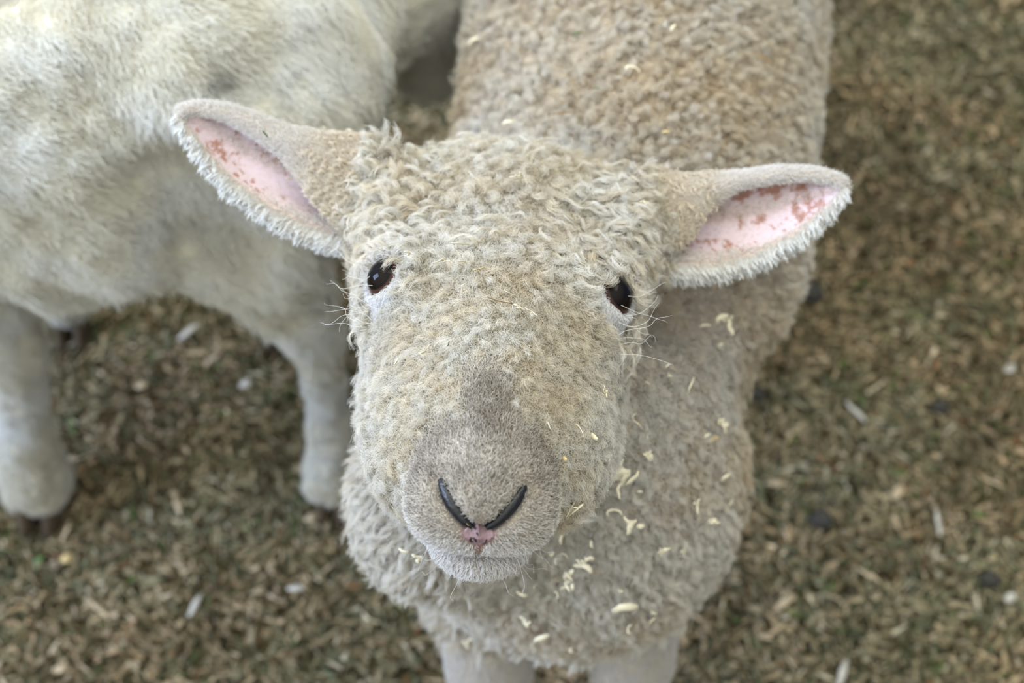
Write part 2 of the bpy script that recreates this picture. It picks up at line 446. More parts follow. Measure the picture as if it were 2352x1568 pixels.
# eyelids
put(sstep(1.06, .98, er), srgb(40, 28, 26)); gloss = np.maximum(gloss, .5*sstep(1.0, .9, er))
put(sstep(1.8, 1.5, er)*sstep(1.0, 1.1, er), srgb(225, 222, 220))
# ears: pink hollow, rusty specks in the folds
pink = ear_in*sstep(.025, .08, ear_v)*sstep(.93, .80, ear_v)*sstep(.04, .2, ear_t)*sstep(.995, .93, ear_t)
put(is_ear*1., srgb(200, 186, 170))
ridge = .5+.5*np.sin(ear_v*17+ear_t*2.2+.4)
put(pink, srgb(212, 192, 198))
Vh += Nh*(pink*.13*np.sin(ear_v*15+ear_t*2.2+.6))[:, None]; Nh = mesh_normals(Vh, Qh)
put(pink*ridge*.45*sstep(.2, .9, ridge), srgb(206, 172, 160))
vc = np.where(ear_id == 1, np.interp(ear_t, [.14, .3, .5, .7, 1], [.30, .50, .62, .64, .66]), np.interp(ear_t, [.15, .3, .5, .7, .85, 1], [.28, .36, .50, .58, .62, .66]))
rust = sstep(.1, 1.3, w1(Vh*1.4)+w2(Vh)*.8+w3(Vh)*.5+1.2*sstep(vc-.26, vc-.04, ear_v)-.75+.35*(ear_id == 1))
put(pink*rust*.8, srgb(150, 92, 58))
put(pink*sstep(vc-.10, vc+.02, ear_v)*.85*sstep(.98, .8, ear_t), srgb(100, 64, 58))  # depth shading under the rolled edge, painted into the tint
gloss = np.maximum(gloss, .25*pink)
Wh = to_w(Vh)
WNh = Nh@HM

# ---- trunk, neck and legs
def body_sdf(P):
    P = P.astype(np.float32)
    d = cone(P, (6.6, 54, 35.6), (10.9, 92, 36.5), 10.2, 11.6)                   # barrel
    d = smin(d, cone(P, (7.5, 68, 29.5), (10, 95, 31), 9.0, 9.6), 3)          # belly
    d = smin(d, ell(P, (3.4, 41.2, 30.4), (9.3, 10, 10.2)), 3.0)              # chest
    d = smin(d, ell(P, (3.0, 48.5, 34.0), (8.3, 8.5, 11)), 3)                 # shoulders
    d = smin(d, cone(P, (2.4, 42, 38), to_w((.3, -4, -6.5)), 7.6, 4.6), 2.5)   # neck
    d = smin(d, ell(P, (-3.3, 35.9, 37.2), (4.2, 4.2, 6.0)), 3)               # dewlap and throat wool
    for (x, y, xo, yo) in ((-1.6, 39, -1.4, 34.6), (7.0, 40, 7.4, 35.2)):
        d = smin(d, cone(P, (x, y+1, 27), (xo, yo, 16.5), 3.4, 2.6), 2.0)
        d = smin(d, cone(P, (xo, yo, 16.5), (xo, yo-.5, 5.5), 1.9, 1.3), .8)
        d = smin(d, ell(P, (xo, yo-1.2, 3.4), (1.75, 2.1, 2.0)), .8)
    for (x, xo) in ((5.0, 4.6), (14.0, 14.4)):
        d = smin(d, cone(P, (x, 90, 30), (xo, 84, 20), 5.2, 3.0), 2.5)
        d = smin(d, cone(P, (xo, 84, 20), (xo, 92, 13), 2.6, 1.8), 1.2)
        d = smin(d, cone(P, (xo, 92, 13), (xo, 90, 4.5), 1.7, 1.3), .8)
        d = smin(d, ell(P, (xo, 89, 3.2), (1.75, 2.1, 2.0)), .8)
    return d
body_plain = body_sdf
crease1 = np.array([march(body_plain, x, y) for x, y in ((1440, 690), (1560, 668), (1700, 655), (1850, 640))])
def body_sdf(P):                                                               # the fold where the raised neck leaves the shoulder
    e, _ = seg_dist(P.astype(np.float32), crease1.astype(np.float32))
    return body_plain(P)+4.2*np.exp(-(e/2.0)**2)
bg = .42
blo = np.array([-13., 22., 1.0]); bhi = np.array([23., 108., 56.])
bd = np.ceil((bhi-blo)/bg).astype(int)
gx = np.stack(np.meshgrid(*[blo[i]+bg*np.arange(bd[i]) for i in range(3)], indexing='ij'), -1).astype(np.float32)
Fb = body_sdf(gx); del gx
Vb, Qb = surface_nets(Fb, blo, bg); Nb = mesh_normals(Vb, Qb)
pebble = Wob(2.0, 20, seed=5)(Vb)*.5+Wob(1.1, 24, seed=6)(Vb)*.5
woolly = sstep(19, 23, Vb[:, 2])
Vb2 = Vb+Nb*(pebble*.16*woolly)[:, None]
tb = np.tile(srgb(196, 182, 156), (len(Vb), 1))
tb = tb*(.85+.15*np.clip(pebble, -1, 1))[:, None]

# head and trunk in one skin
allV = np.concatenate([Wh, Vb2]); allQ = np.concatenate([Qh, Qb+len(Wh)])
lamb = empty('lamb', (.03, .42, 0))
tag(lamb, 'curly cream lamb gazing up with pink-lined ears, wool shavings on its head', 'lamb')
body = make_mesh('body', allV, allQ, M_skin, lamb, dict(tint=np.concatenate([tint, tb]), gloss=np.concatenate([gloss, 0*Vb[:, 0]])))

# ---- eyes
def eye_mesh(s):
    ce = to_w(EYE[s]-EYED[s]*.60); r0 = 1.04
    E = nrm(EYED[s]@HM)
    nu, nv_ = 48, 32; V = []; Cc = []
    up = nrm(np.cross(E, hA)); sd = np.cross(E, up)
    for j in range(nv_+1):
        th = math.pi*j/nv_
        for i in range(nu):
            ph = 2*math.pi*i/nu
            bulge = 1+.06*math.exp(-(th/.55)**2)
            d = E*math.cos(th)+math.sin(th)*(up*math.cos(ph)+sd*math.sin(ph))
            V.append(ce+d*r0*bulge)
            x, y = math.sin(th)*math.cos(ph), math.sin(th)*math.sin(ph)
            if th < .30 and abs(y) < .2: cc = srgb(8, 10, 16)
            elif th < .72: cc = srgb(18, 12, 10)
            elif th < .86: cc = srgb(14, 10, 9)
            else: cc = srgb(70, 48, 40)
            Cc.append(cc)
    Q = [(j*nu+i, j*nu+(i+1) % nu, (j+1)*nu+(i+1) % nu, (j+1)*nu+i) for j in range(nv_) for i in range(nu)]
    return V, Q, Cc
M_eye, nt_, b_, o_ = new_mat('wet_eye')
at_ = nt_.nodes.new('ShaderNodeAttribute'); at_.attribute_name = 'tint'; nt_.links.new(at_.outputs['Color'], b_.inputs['Base Color'])
b_.inputs['Roughness'].default_value = .05; b_.inputs['IOR'].default_value = 1.24
b_.inputs['Specular IOR Level'].default_value = .5
for s in (-1, 1):
    V, Q, Cc = eye_mesh(s)
    make_mesh('eye', V, Q, M_eye, lamb, dict(tint=np.array(Cc)))

# ---- the wet lining of the nostrils and the bare leather between them
full_head = lambda P: carve(P.astype(np.float32), head_sdf(P))
M_wet = skin_mat('wet_leather', rough=.42, bump=.35, scale=900, spec=.5)
for s in (-1, 1):
    tt = np.linspace(0, 1, 26); cl = np.stack([np.interp(tt*4, range(5), NOS[:, i]) for i in range(3)], 1)
    for _ in range(3): cl[1:-1] = (cl[:-2]+2*cl[1:-1]+cl[2:])/4
    cl = cl-nrm(cl-np.array([0, 10.2, -2.6]))*.17+np.array([0, 0, -.03]); cl[:, 0] *= s
    tg = nrm(np.gradient(cl, axis=0)); V = []; nr = 14
    for i in range(len(cl)):
        r0 = .05+.22*math.sin(math.pi*min(1, .10+.86*tt[i]**.8))**.7
        e1 = nrm(np.cross(tg[i], [0, 1., 0])); e2 = np.cross(tg[i], e1)
        for j in range(nr):
            th = 6.2832*j/nr; V.append(cl[i]+e1*math.cos(th)*r0*.92+e2*math.sin(th)*r0*.75)
    V = to_w(np.array(V)); Q = [(i*nr+j, i*nr+(j+1) % nr, (i+1)*nr+(j+1) % nr, (i+1)*nr+j) for i in range(len(cl)-1) for j in range(nr)]
    make_mesh('nostril', V, Q, M_wet, lamb, dict(tint=np.tile(srgb(17, 18, 23), (len(V), 1)), gloss=np.full(len(V), .6)))
ga, gc = np.meshgrid(np.linspace(-.85, .85, 70), np.linspace(-4.15, -2.25, 80), indexing='ij')
wd_ = np.interp(gc, [-4.2, -3.45, -3.3, -2.95, -2.6, -2.45, -2.25], [.10, .12, .30, .62, .50, .22, .10])*(1+.10*np.sin(gc*9+1))
tb_ = np.linspace(14.2, 10.5, 160); Pg = np.stack([np.broadcast_to(ga[..., None], ga.shape+(160,)), np.broadcast_to(tb_, ga.shape+(160,)), np.broadcast_to(gc[..., None], ga.shape+(160,))], -1)
fv = full_head(Pg); hit = np.argmax(fv < 0, -1)
f1_ = np.take_along_axis(fv, hit[..., None], -1)[..., 0]; f0_ = np.take_along_axis(fv, np.maximum(hit-1, 0)[..., None], -1)[..., 0]
hb = tb_[hit]-(tb_[1]-tb_[0])*(-f1_/np.maximum(f0_-f1_, 1e-4))
inside_ = np.abs(ga)-wd_
hb = hb+.05*sstep(.02, -.10, inside_)-.10*sstep(-.03, .04, inside_)
PV3 = np.stack([ga, hb, gc], -1).reshape(-1, 3); ncl = 80
ok_ = (inside_ < .05)
QQ = np.array([(i*ncl+j, (i+1)*ncl+j, (i+1)*ncl+j+1, i*ncl+j+1) for i in range(69) for j in range(79) if ok_[i, j] and ok_[i+1, j] and ok_[i, j+1] and ok_[i+1, j+1]])
used_ = np.unique(QQ); rm_ = -np.ones(len(PV3), int); rm_[used_] = np.arange(len(used_)); QQ = rm_[QQ]; PV3 = PV3[used_]
wsp = Wob(.34, 22, seed=61)(PV3)+.5*Wob(.16, 22, seed=62)(PV3)
sp_ = sstep(.55, .85, wsp)*sstep(-3.35, -3.1, PV3[:, 2])
lc = srgb(138, 112, 116)[None]*(1-sstep(-3.1, -3.5, PV3[:, 2])[:, None])+srgb(136, 106, 98)[None]*sstep(-3.1, -3.5, PV3[:, 2])[:, None]
lc = lc*(1+.10*Wob(.25, seed=63)(PV3))[:, None]
lc = lc*(1-sp_[:, None])+srgb(40, 34, 38)*sp_[:, None]
make_mesh('nose_leather', to_w(PV3), QQ, M_wet, lamb, dict(tint=np.clip(lc, 0, 1), gloss=np.full(len(PV3), .45)))

# ---- hooves
M_hoof = flat_mat('hoof_horn', srgb(70, 60, 48), .5)
def hoof(x, y, parent, yaw=0, sc_=1.0, mat=None):
    V = []; Q = []; ns = 16
    prof = [(0.02, 1.0), (.25, 1.05), (1.2, .95), (2.2, .80), (2.9, .6)]
    for half in (-1, 1):
        o = len(V)
        for (z, r_) in prof:
            for i in range(ns):
                t_ = 2*math.pi*i/ns
                px = half*.78+.72*r_*math.cos(t_); py = -.5+1.65*r_*math.sin(t_)*(1 if math.sin(t_) > 0 else 1.15)+z*.3
                V.append((px*sc_, py*sc_, z*sc_))
        V.append((half*.78*sc_, 0, prof[-1][0]*sc_)); V.append((half*.78*sc_, 0, .02))
        for j in range(len(prof)-1):
            for i in range(ns): Q.append((o+j*ns+i, o+j*ns+(i+1) % ns, o+(j+1)*ns+(i+1) % ns, o+(j+1)*ns+i))
        for i in range(0, ns, 2):
            Q.append((o+(len(prof)-1)*ns+i, o+(len(prof)-1)*ns+(i+1) % ns, o+(len(prof)-1)*ns+(i+2) % ns, len(V)-2))
            Q.append((len(V)-1, o+(i+2) % ns, o+(i+1) % ns, o+i))
    V = np.array(V); cs, sn = math.cos(yaw), math.sin(yaw)
    V = np.stack([V[:, 0]*cs-V[:, 1]*sn+x, V[:, 0]*sn+V[:, 1]*cs+y, V[:, 2]], 1)
    return make_mesh('hoof', V, Q, mat or M_hoof, parent)
for (x, y) in ((-1.4, 33.2), (7.4, 33.8), (4.6, 88), (14.4, 88)): hoof(x, y, lamb)

# ---- wool and hair of the head
hd = head_sdf(Vh.copy())
view = lambda W: nrm(cam_pos-W)
facing = (WNh*view(Wh)).sum(1)
inb = body_sdf(Wh) < -.4                                      # skin buried in the neck
muzz = sstep(8.5, 9.6, b-1.1*np.maximum(abs_a-2.5, 0)-.8*np.maximum(-c-5.6, 0)+.25*w1(Vh))*(~is_ear)
bridge = sstep(1.7, .7, np.abs(a+.1))*sstep(5.4, 7.4, b+.3*w2(Vh))*sstep(-3.2, -2, c)
short = np.maximum(muzz, bridge)
lat_dir = np.sign(a)*(a-np.where(a > 0, EYE[1][0], EYE[-1][0]))+.9*(b-.35)
near_eye = sstep(1.0, .8, er/(1.30+.85*sstep(-.6, 1.2, lat_dir)))
bare = np.maximum.reduce([sstep(1.0, .94, er), slit, sstep(1.0, .85, pad)*(b > 11.5), phil, sstep(.55, .75, mo)]) > .5
ears_mask = is_ear & (ear_t > .12)
ok = (facing > -.35) & ~inb
dens_w = np.where(ok & ~ears_mask & ~bare, 1., 0.)*(1-short)*(1-near_eye)
Wn = to_h

def lerpc(c1, c2, f): return c1[None]*(1-f[:, None])+c2[None]*f[:, None]
def wool_tints(n, W, warm=0.45, dark=1.0):
    g = np.clip(.5+.28*rng.normal(size=n)+.25*Wob(1.6, seed=31)(W)+.22*Wob(6., seed=33)(W), 0, 1)*warm*1.6
    g = np.clip(g, 0, 1)
    sidew = sstep(3.2, 5.6, np.abs(to_h(W)[:, 0]))*sstep(-1, 2, to_h(W)[:, 1]); g = g*(1-.75*sidew)
    root = lerpc(srgb(198, 190, 168), srgb(194, 172, 134), g)*rng.uniform(.80, 1.05, (n, 1))*dark
    tip = lerpc(srgb(240, 238, 233), srgb(233, 223, 202), g)*rng.uniform(.86, 1.07, (n, 1))
    return np.clip(root, 0, 1), np.clip(tip, 0, 1)

# 1. under-wool that covers the skin
P, N_, (rb,) = sample(Vh, Qh, Nh, dens_w*260, [b])
Pw, Nw = to_w(P), nrm(N_@HM)
lat = np.sign(P[:, 0]+.001)
flow = nrm(np.stack([lat*np.clip(np.abs(P[:, 0])/2.5, .2, 1.4), .25+.25*sstep(-1, 5, P[:, 1]), -.2*np.ones(len(P))], 1)+rng.normal(size=P.shape)*.35)@HM
Ls = np.interp(P[:, 1], [-9, -2, 3, 8], [1.0, .95, .75, .45])
Sx, id_ = locks(Pw, Nw, flow, rng.uniform(.45, .85, len(P)), Ls*rng.uniform(.45, .8, len(P)), .08, 1.3, 1, .02, .5, k=6, frizz=.10)
r_, t_ = wool_tints(len(id_), Sx[:, 0])
hair_object('under_wool', Sx, .010, r_, t_*.92, M_wool, lamb)

# 2. the locks
dl = dens_w*np.interp(b, [-10, -1, 3, 7.5], [6.5, 6.5, 8, 9])
P, N_, _ = sample(Vh, Qh, Nh, dl, [b])
n = len(P); aa = np.abs(P[:, 0]); lat = np.sign(P[:, 0])
temple = sstep(2.6, 4.4, aa)*sstep(2.2, -.6, P[:, 1])*(1-.35*sstep(6.2, 7.2, aa)*sstep(-2, -4, P[:, 1]))
throat = sstep(-3.2, -5.0, P[:, 2])
face = sstep(.0, 2.5, P[:, 1])*(1-throat)
wobx = Wob(2.4, seed=11)(P); woby = Wob(2.4, seed=12)(P)
fl = np.stack([lat*(.35+.9*sstep(.8, 4, aa)), .15+.35*face+.55*temple*sstep(-6, -1, P[:, 1]), -.15-.35*throat], 1)
fl[:, 0] += (.75*wobx+.45*rng.normal(size=n))*(1-.6*face)*(1-.45*temple); fl[:, 1] += (.65*woby+.45*rng.normal(size=n))*(1-.5*face)
fl[:, 1] += .5*throat
flow = nrm(fl)@HM
L = 1.0+.9*temple+.7*throat-.05*face+.12*rng.normal(size=n); L = np.clip(L, .45, 3)
L *= np.interp(P[:, 1], [4, 9.5], [1, .55])
lift = np.clip(.72-.38*temple-.22*face-.18*throat+.1*rng.normal(size=n), .2, .9)
far = sstep(5.9, 6.9, aa)*sstep(-3, -5, P[:, 1]); L *= 1-.45*far
curl = np.clip((.15-.07*far)-.05*face+.07*temple+.03*rng.normal(size=n), .02, .3)
Sx, id_ = locks(to_w(P), nrm(N_@HM), flow, lift, L, curl, np.where(temple > .5, 1.0, 1.25-.5*face), (42+16*temple+6*throat), .33+.03*temple, .44-.24*temple-.06*face, k=9, frizz=.055)
r_, t_ = wool_tints(n, to_w(P)); r_, t_ = r_[id_]*rng.uniform(.9, 1.08, (len(id_), 1)), t_[id_]*rng.uniform(.9, 1.1, (len(id_), 1))
hair_object('head_wool', Sx, .0085, np.clip(r_, 0, 1), np.clip(t_, 0, 1), M_wool, lamb)
n_headwool = len(id_)

# longer pale waves lying over the temples and brows
dl = dens_w*sstep(1.5, 3.5, abs_a)*sstep(2.5, .5, b)*sstep(-11, -8, b)*1.5*sstep(-3.5, -2, c)+dens_w*.35*sstep(1, -1, b)
P, N_, _ = sample(Vh, Qh, Nh, dl, [b])
n = len(P); lat = np.sign(P[:, 0]); aa = np.abs(P[:, 0])
fl = np.stack([lat*(.9+.2*rng.normal(size=n)), .15+.45*sstep(-6, 0, P[:, 1])+.55*Wob(2.5, seed=51)(P), -.1*np.ones(n)], 1)
Sx, id_ = locks(to_w(P+N_*.35), nrm(N_@HM), nrm(fl)@HM, .34, rng.uniform(1.3, 2.2, n)*(1-.35*sstep(6, 7, aa)), rng.uniform(.10, .22, n), .9, 22, .13, .35, k=11, frizz=.04)
r_, t_ = wool_tints(n, to_w(P), warm=.2)
hair_object('brow_locks', Sx, .0075, np.clip(r_*1.1, 0, 1)[id_], np.clip(t_*1.08, 0, 1)[id_], M_wool, lamb)

# 3. short hair: muzzle, bridge of the nose, round the eyes
dm = np.where((facing > -.3) & ~bare & ~is_ear & ~inb, 1., 0)*np.maximum(short, near_eye*1.)
P, N_, (pm, pe, psl) = sample(Vh, Qh, Nh, dm*np.where(near_eye > .3, 700., 380.), [muzz, near_eye, nd])
n = len(P)
nose = np.array([0, 12.9, -2.3]); rad_ = nrm(P-nose)
up_ = sstep(-2.6, -1.4, P[:, 2])
fl = rad_*1.0+np.stack([np.zeros(n), -.5*up_, 0*up_], 1)
fl = np.where((P[:, 2] < mouth_c(P[:, 0]))[:, None], np.stack([P[:, 0]*.25, np.full(n, .35), np.full(n, -1.)], 1), fl)
eyeish = pe > .3
ev = P-np.where(P[:, [0]] > 0, EYE[1], EYE[-1]); ev = nrm(ev)+np.stack([np.sign(P[:, 0])*.5, np.full(n, .1), -.3*np.ones(n)], 1)
fl = np.where(eyeish[:, None], ev, fl)
fl = nrm(fl+rng.normal(size=P.shape)*np.where(eyeish, .18, np.where(up_ > .5, .75, .35))[:, None])
L = np.where(eyeish, .5, .42+.14*up_)*rng.uniform(.6, 1.2, n)
L = np.where(P[:, 2] < mouth_c(P[:, 0])+.0, L*1.35, L)
L *= np.interp(psl, [.3, .7], [.55, 1]); mdist = P[:, 2]-mouth_c(P[:, 0]); L *= np.where((mdist > 0) & ~eyeish, np.interp(mdist, [0, .7], [.42, 1]), 1)
Sx, id_ = locks(to_w(P), nrm(N_@HM), fl@HM, np.where(eyeish, .25, .36), L, .02, .6, 1, .01, .6, k=5, frizz=.02)
smudge = np.exp(-((P[:, 0]+.1)/1.0)**2-((P[:, 1]-9.2)/1.7)**2)*sstep(-2.5, -1.5, P[:, 2])
side_d = .75*np.exp(-((np.abs(P[:, 0])-2.3)/.8)**2-((P[:, 1]-10.2)/1.4)**2)*sstep(-3.6, -2.2, P[:, 2])
dk = np.clip(1.0*smudge+side_d+.16+.20*Wob(1.0, seed=21)(P), 0, 1)
root = lerpc(srgb(128, 116, 100), srgb(66, 60, 54), dk); tip = lerpc(srgb(238, 232, 222), srgb(178, 168, 154), np.clip(dk*.95, 0, 1))
lipw = sstep(-2.4, -4.0, P[:, 2]); root = root*(1-lipw[:, None])+srgb(210, 202, 194)*lipw[:, None]; tip = tip*(1-lipw[:, None])+srgb(240, 238, 236)*lipw[:, None]
mdk = .55*np.exp(-((mdist-.12)/.22)**2)*sstep(9.5, 10.4, P[:, 1]); root = root*(1-mdk[:, None]); tip = tip*(1-.8*mdk[:, None])
root = np.where(eyeish[:, None], srgb(196, 192, 188), root); tip = np.where(eyeish[:, None], srgb(236, 237, 240), tip)
br = np.where(rng.random((n, 1)) < .28*(1-.6*lipw[:, None])*(~eyeish[:, None]), rng.uniform(.35, .6, (n, 1)), rng.uniform(.80, 1.14, (n, 1)))
hair_object('face_hair', Sx, .0105, np.clip(root*br, 0, 1), np.clip(tip*br, 0, 1), M_hair, lamb)

# 4. ears
de = np.where(ears_mask, 1., 0)*(1-(pink > .5)*(.96-.5*sstep(.55, .95, ridge)))
P, N_, (pt, pv, pin, ppk) = sample(Vh, Qh, Nh, de*620, [np.clip(ear_t, 0, 1), ear_v, ear_in, pink])
n = len(P); sd_ = np.sign(P[:, 0]); Pw = to_w(P)
tipw = np.where((sd_ < 0)[:, None], nrm(at(400, 240, 75)-at(800, 450, 75)), nrm(at(1940, 420, 75)-at(1520, 530, 75)))
edge = (pv < .045)
down = nrm(-vu+np.where(sd_ < 0, -.55, .35)[:, None]*vr)
fl = np.where(edge[:, None], down*1.2+tipw*.15, tipw*.7+rng.normal(size=P.shape)*.2)
fl = fl+rng.normal(size=P.shape)*.18
L = np.where(edge, .48, .52)*rng.uniform(.6, 1.15, n)*np.where(pin*(pv > .1) > .5, .55, 1)
L = np.where(pt < .45, L*1.2, L)
Sx, id_ = locks(Pw, nrm(N_@HM), fl, np.where(edge, .25, .42), L, .03, .8, 1, .01, .6, k=5, frizz=.035)
tan = .6*sstep(.55, .15, pt)*(pv > .3)
root = lerpc(srgb(214, 204, 192), srgb(204, 184, 152), tan); tip = lerpc(srgb(232, 230, 228), srgb(224, 210, 186), tan)
br = rng.uniform(.82, 1.1, (n, 1))
hair_object('ear_hair', Sx, .0075, np.clip(root*br, 0, 1), np.clip(tip*br, 0, 1), M_hair, lamb)
# little tufts along the lower rim and waved locks at the root of the ear
de = np.where(is_ear & (ear_v < .04) & (ear_t > .05), 60., 0)+np.where(is_ear & (ear_t < .42) & (ear_v > .25) & (pink < .3), 24.*sstep(.42, .2, ear_t), 0)
P, N_, (pt, pv) = sample(Vh, Qh, Nh, de, [np.clip(ear_t, 0, 1), ear_v])
n = len(P); sd_ = np.sign(P[:, 0]); edge = pv < .1
tipw = np.where((sd_ < 0)[:, None], nrm(at(400, 240, 75)-at(800, 450, 75)), nrm(at(1940, 420, 75)-at(1520, 530, 75)))
down = nrm(-vu+np.where(sd_ < 0, -.55, .35)[:, None]*vr)
fl = np.where(edge[:, None], down+tipw*.1, down*.8+tipw*.4)+rng.normal(size=P.shape)*.15
Sx, id_ = locks(to_w(P), nrm(N_@HM), fl, np.where(edge, .22, .45), np.where(edge, .80, .7)*rng.uniform(.6, 1.15, n), np.where(edge, .03, .12), 1.0, np.where(edge, 20, 14), np.where(edge, .15, .15), np.where(edge, .08, .3), k=6, frizz=.02)
root = np.where(edge[:, None], srgb(216, 210, 200), srgb(206, 190, 162)); tip = np.where(edge[:, None], srgb(236, 238, 238), srgb(226, 216, 198))
br = rng.uniform(.88, 1.08, (n, 1)); hair_object('ear_fringe', Sx, .008, (root*br)[id_], np.clip(tip*br, 0, 1)[id_], M_hair, lamb)

# 5. whiskers, brow hairs and lashes
WP = []; WD = []; WL = []
for k_ in range(46):
    sgn = random.choice((-1, 1)); aa_ = random.uniform(.3, 2.3); p = np.array([sgn*aa_, 0, 0]); p[1] = 12.4-.35*aa_*aa_*.6; p[2] = random.uniform(-5.6, -3.2)
    WP.append(p); WD.append(nrm(np.array([sgn*random.uniform(.2, 1.1), random.uniform(.0, .7), random.uniform(-1.3, -.3)]))); WL.append(random.uniform(1.0, 2.8))
for k_ in range(34):
    sgn = random.choice((-1, -1, 1)); p = EYE[sgn]+np.array([sgn*random.uniform(.2, .8), random.uniform(-1.2, 3.2), random.uniform(-1.4, .2)])
    WP.append(p); WD.append(nrm(np.array([sgn*1.2, random.uniform(-.5, .5), random.uniform(-.4, .6)]))); WL.append(random.uniform(1.2, 3.6))
for sgn in (-1, 1):
    for k_ in range(46):
        an = random.uniform(2.2, 4.1)
        e1 = nrm(np.cross(EYED[sgn], np.array([0, 1, 0.])))*-sgn; e2 = nrm(np.cross(e1, EYED[sgn])); e2 = e2 if e2[1] > 0 else -e2
        p = EYE[sgn]+EYED[sgn]*.25+(e2*math.cos(an)+e1*math.sin(an))*random.uniform(.95, 1.15)
        WP.append(p); WD.append(nrm(EYED[sgn]*.8+np.array([sgn*.9, random.uniform(-.2, .5), random.uniform(-.3, .2)]))); WL.append(random.uniform(.6, 1.2))
WP = np.array(WP); WD = np.array(WD); WL = np.array(WL); n = len(WP)
Pw = to_w(WP)-(WD@HM)*.3
Sx, id_ = locks(Pw, nrm(WD@HM), rng.normal(size=(n, 3)), .8, WL, .03, .4, 1, .0, 1, k=9, frizz=.10, frac=.05)
hair_object('whiskers', Sx, .008, srgb(222, 216, 208), srgb(240, 240, 240), M_hair, lamb)

# ---- wool of the trunk
hsd = head_sdf(to_h(Vb).astype(np.float32))
facb = (Nb*view(Vb)).sum(1)
depth_ok = (Vb[:, 1] < 110)
dwb = np.where((Vb[:, 2] > 21.5) & (hsd > -.3) & depth_ok, 1., 0)*np.where((facb > -.3) & (Vb[:, 1] < 80), 1, .42)
near = np.interp(Vb[:, 1], [48, 60], [1, .75])
P, N_, _ = sample(Vb2, Qb, Nb, dwb*near*75, [])
fl = np.stack([0*P[:, 0], -.6+0*P[:, 0], -.6+0*P[:, 0]], 1)+rng.normal(size=P.shape)*.6
Sx, id_ = locks(P, N_, fl, rng.uniform(.5, .9, len(P)), rng.uniform(.45, .85, len(P)), .08, 1.2, 1, .02, .5, k=5, frizz=.10)
gq = np.clip(.30+(.5*np.exp(-((P[:, 0]-8.5)/4.5)**2)-.12)*sstep(46, 52, P[:, 1])+.25*Wob(9, seed=41)(P)+.15*rng.normal(size=len(P)), 0, 1)
hair_object('body_under_wool', Sx, .016, lerpc(srgb(202, 194, 180), srgb(190, 168, 138), gq), lerpc(srgb(222, 219, 216), srgb(206, 190, 164), gq), M_wool, lamb)
P, N_, _ = sample(Vb2, Qb, Nb, dwb*near*5.0, [])
n = len(P)
chest = sstep(52, 44, P[:, 1])
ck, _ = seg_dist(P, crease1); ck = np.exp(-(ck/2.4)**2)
fl = np.stack([.15*(P[:, 0]-2.5), -.9*chest+.25*(1-chest), -.9*chest-.4*(1-chest)], 1)+rng.normal(size=P.shape)*.55
Lb = 1.05+.45*chest*sstep(40, 32, P[:, 2])+.12*rng.normal(size=n)
lift = np.clip(.75-.22*chest+.1*rng.normal(size=n), .3, .95)
left_t = sstep(0, -6, P[:, 0])*chest
Lb += 1.3*left_t; Lb *= 1-.65*ck
Sx, id_ = locks(P, N_, fl, lift, Lb, .11, 1.1, 34, .33, .42-.14*chest-.15*left_t, k=7, frizz=.06)
band = lambda Q: (.5*np.exp(-((Q[:, 0]-8.5)/4.5)**2)-.12)*sstep(46, 52, Q[:, 1])
g = np.clip(.30+band(P)+.25*Wob(9, seed=41)(P)+.2*rng.normal(size=n), 0, 1)
root = lerpc(srgb(198, 191, 176), srgb(192, 172, 142), g); tip = lerpc(srgb(230, 227, 220), srgb(220, 208, 186), g)
br = rng.uniform(.86, 1.08, (n, 1))*(1-.38*ck[:, None]*np.array([.7, .9, 1.15])); root = (root*br)[id_]; tip = (tip*br)[id_]  # wool darker and browner along the neck fold: its shadow painted in
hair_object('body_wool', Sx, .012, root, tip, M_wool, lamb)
dl = np.where((Vb[:, 0] < -2.5) & (Vb[:, 1] < 41) & (Vb[:, 2] > 29) & (Vb[:, 2] < 41) & (facb > -.4), 1.5, 0)+np.where((Vb[:, 1] < 38) & (Vb[:, 2] > 22) & (Vb[:, 2] < 28) & (facb > -.4), 1.0, 0)
P, N_, _ = sample(Vb2, Qb, Nb, dl, [])
n = len(P); fl = np.tile([-.25, -.5, -.8], (n, 1))+rng.normal(size=P.shape)*.3
Sx, id_ = locks(P, N_, fl, .6, rng.uniform(1.7, 2.7, n), .08, .7, 40, .3, .10, k=8, frizz=.04)
hair_object('throat_tufts', Sx, .012, srgb(200, 193, 180), srgb(230, 227, 220), M_wool, lamb)
# legs: short flat hair
dlg = np.where((Vb[:, 2] <= 24), np.where((facb > -.3) & (Vb[:, 1] < 60), 130., 45.), 0)
P, N_, _ = sample(Vb2, Qb, Nb, dlg, [])
Sx, id_ = locks(P, N_, np.tile([0, -.2, -1.], (len(P), 1))+rng.normal(size=P.shape)*.2, .3, rng.uniform(.5, .9, len(P)), .04, 1, 1, .01, .5, k=4, frizz=.04)
hair_object('leg_hair', Sx, .014, srgb(190, 182, 172), srgb(206, 204, 202), M_hair, lamb)

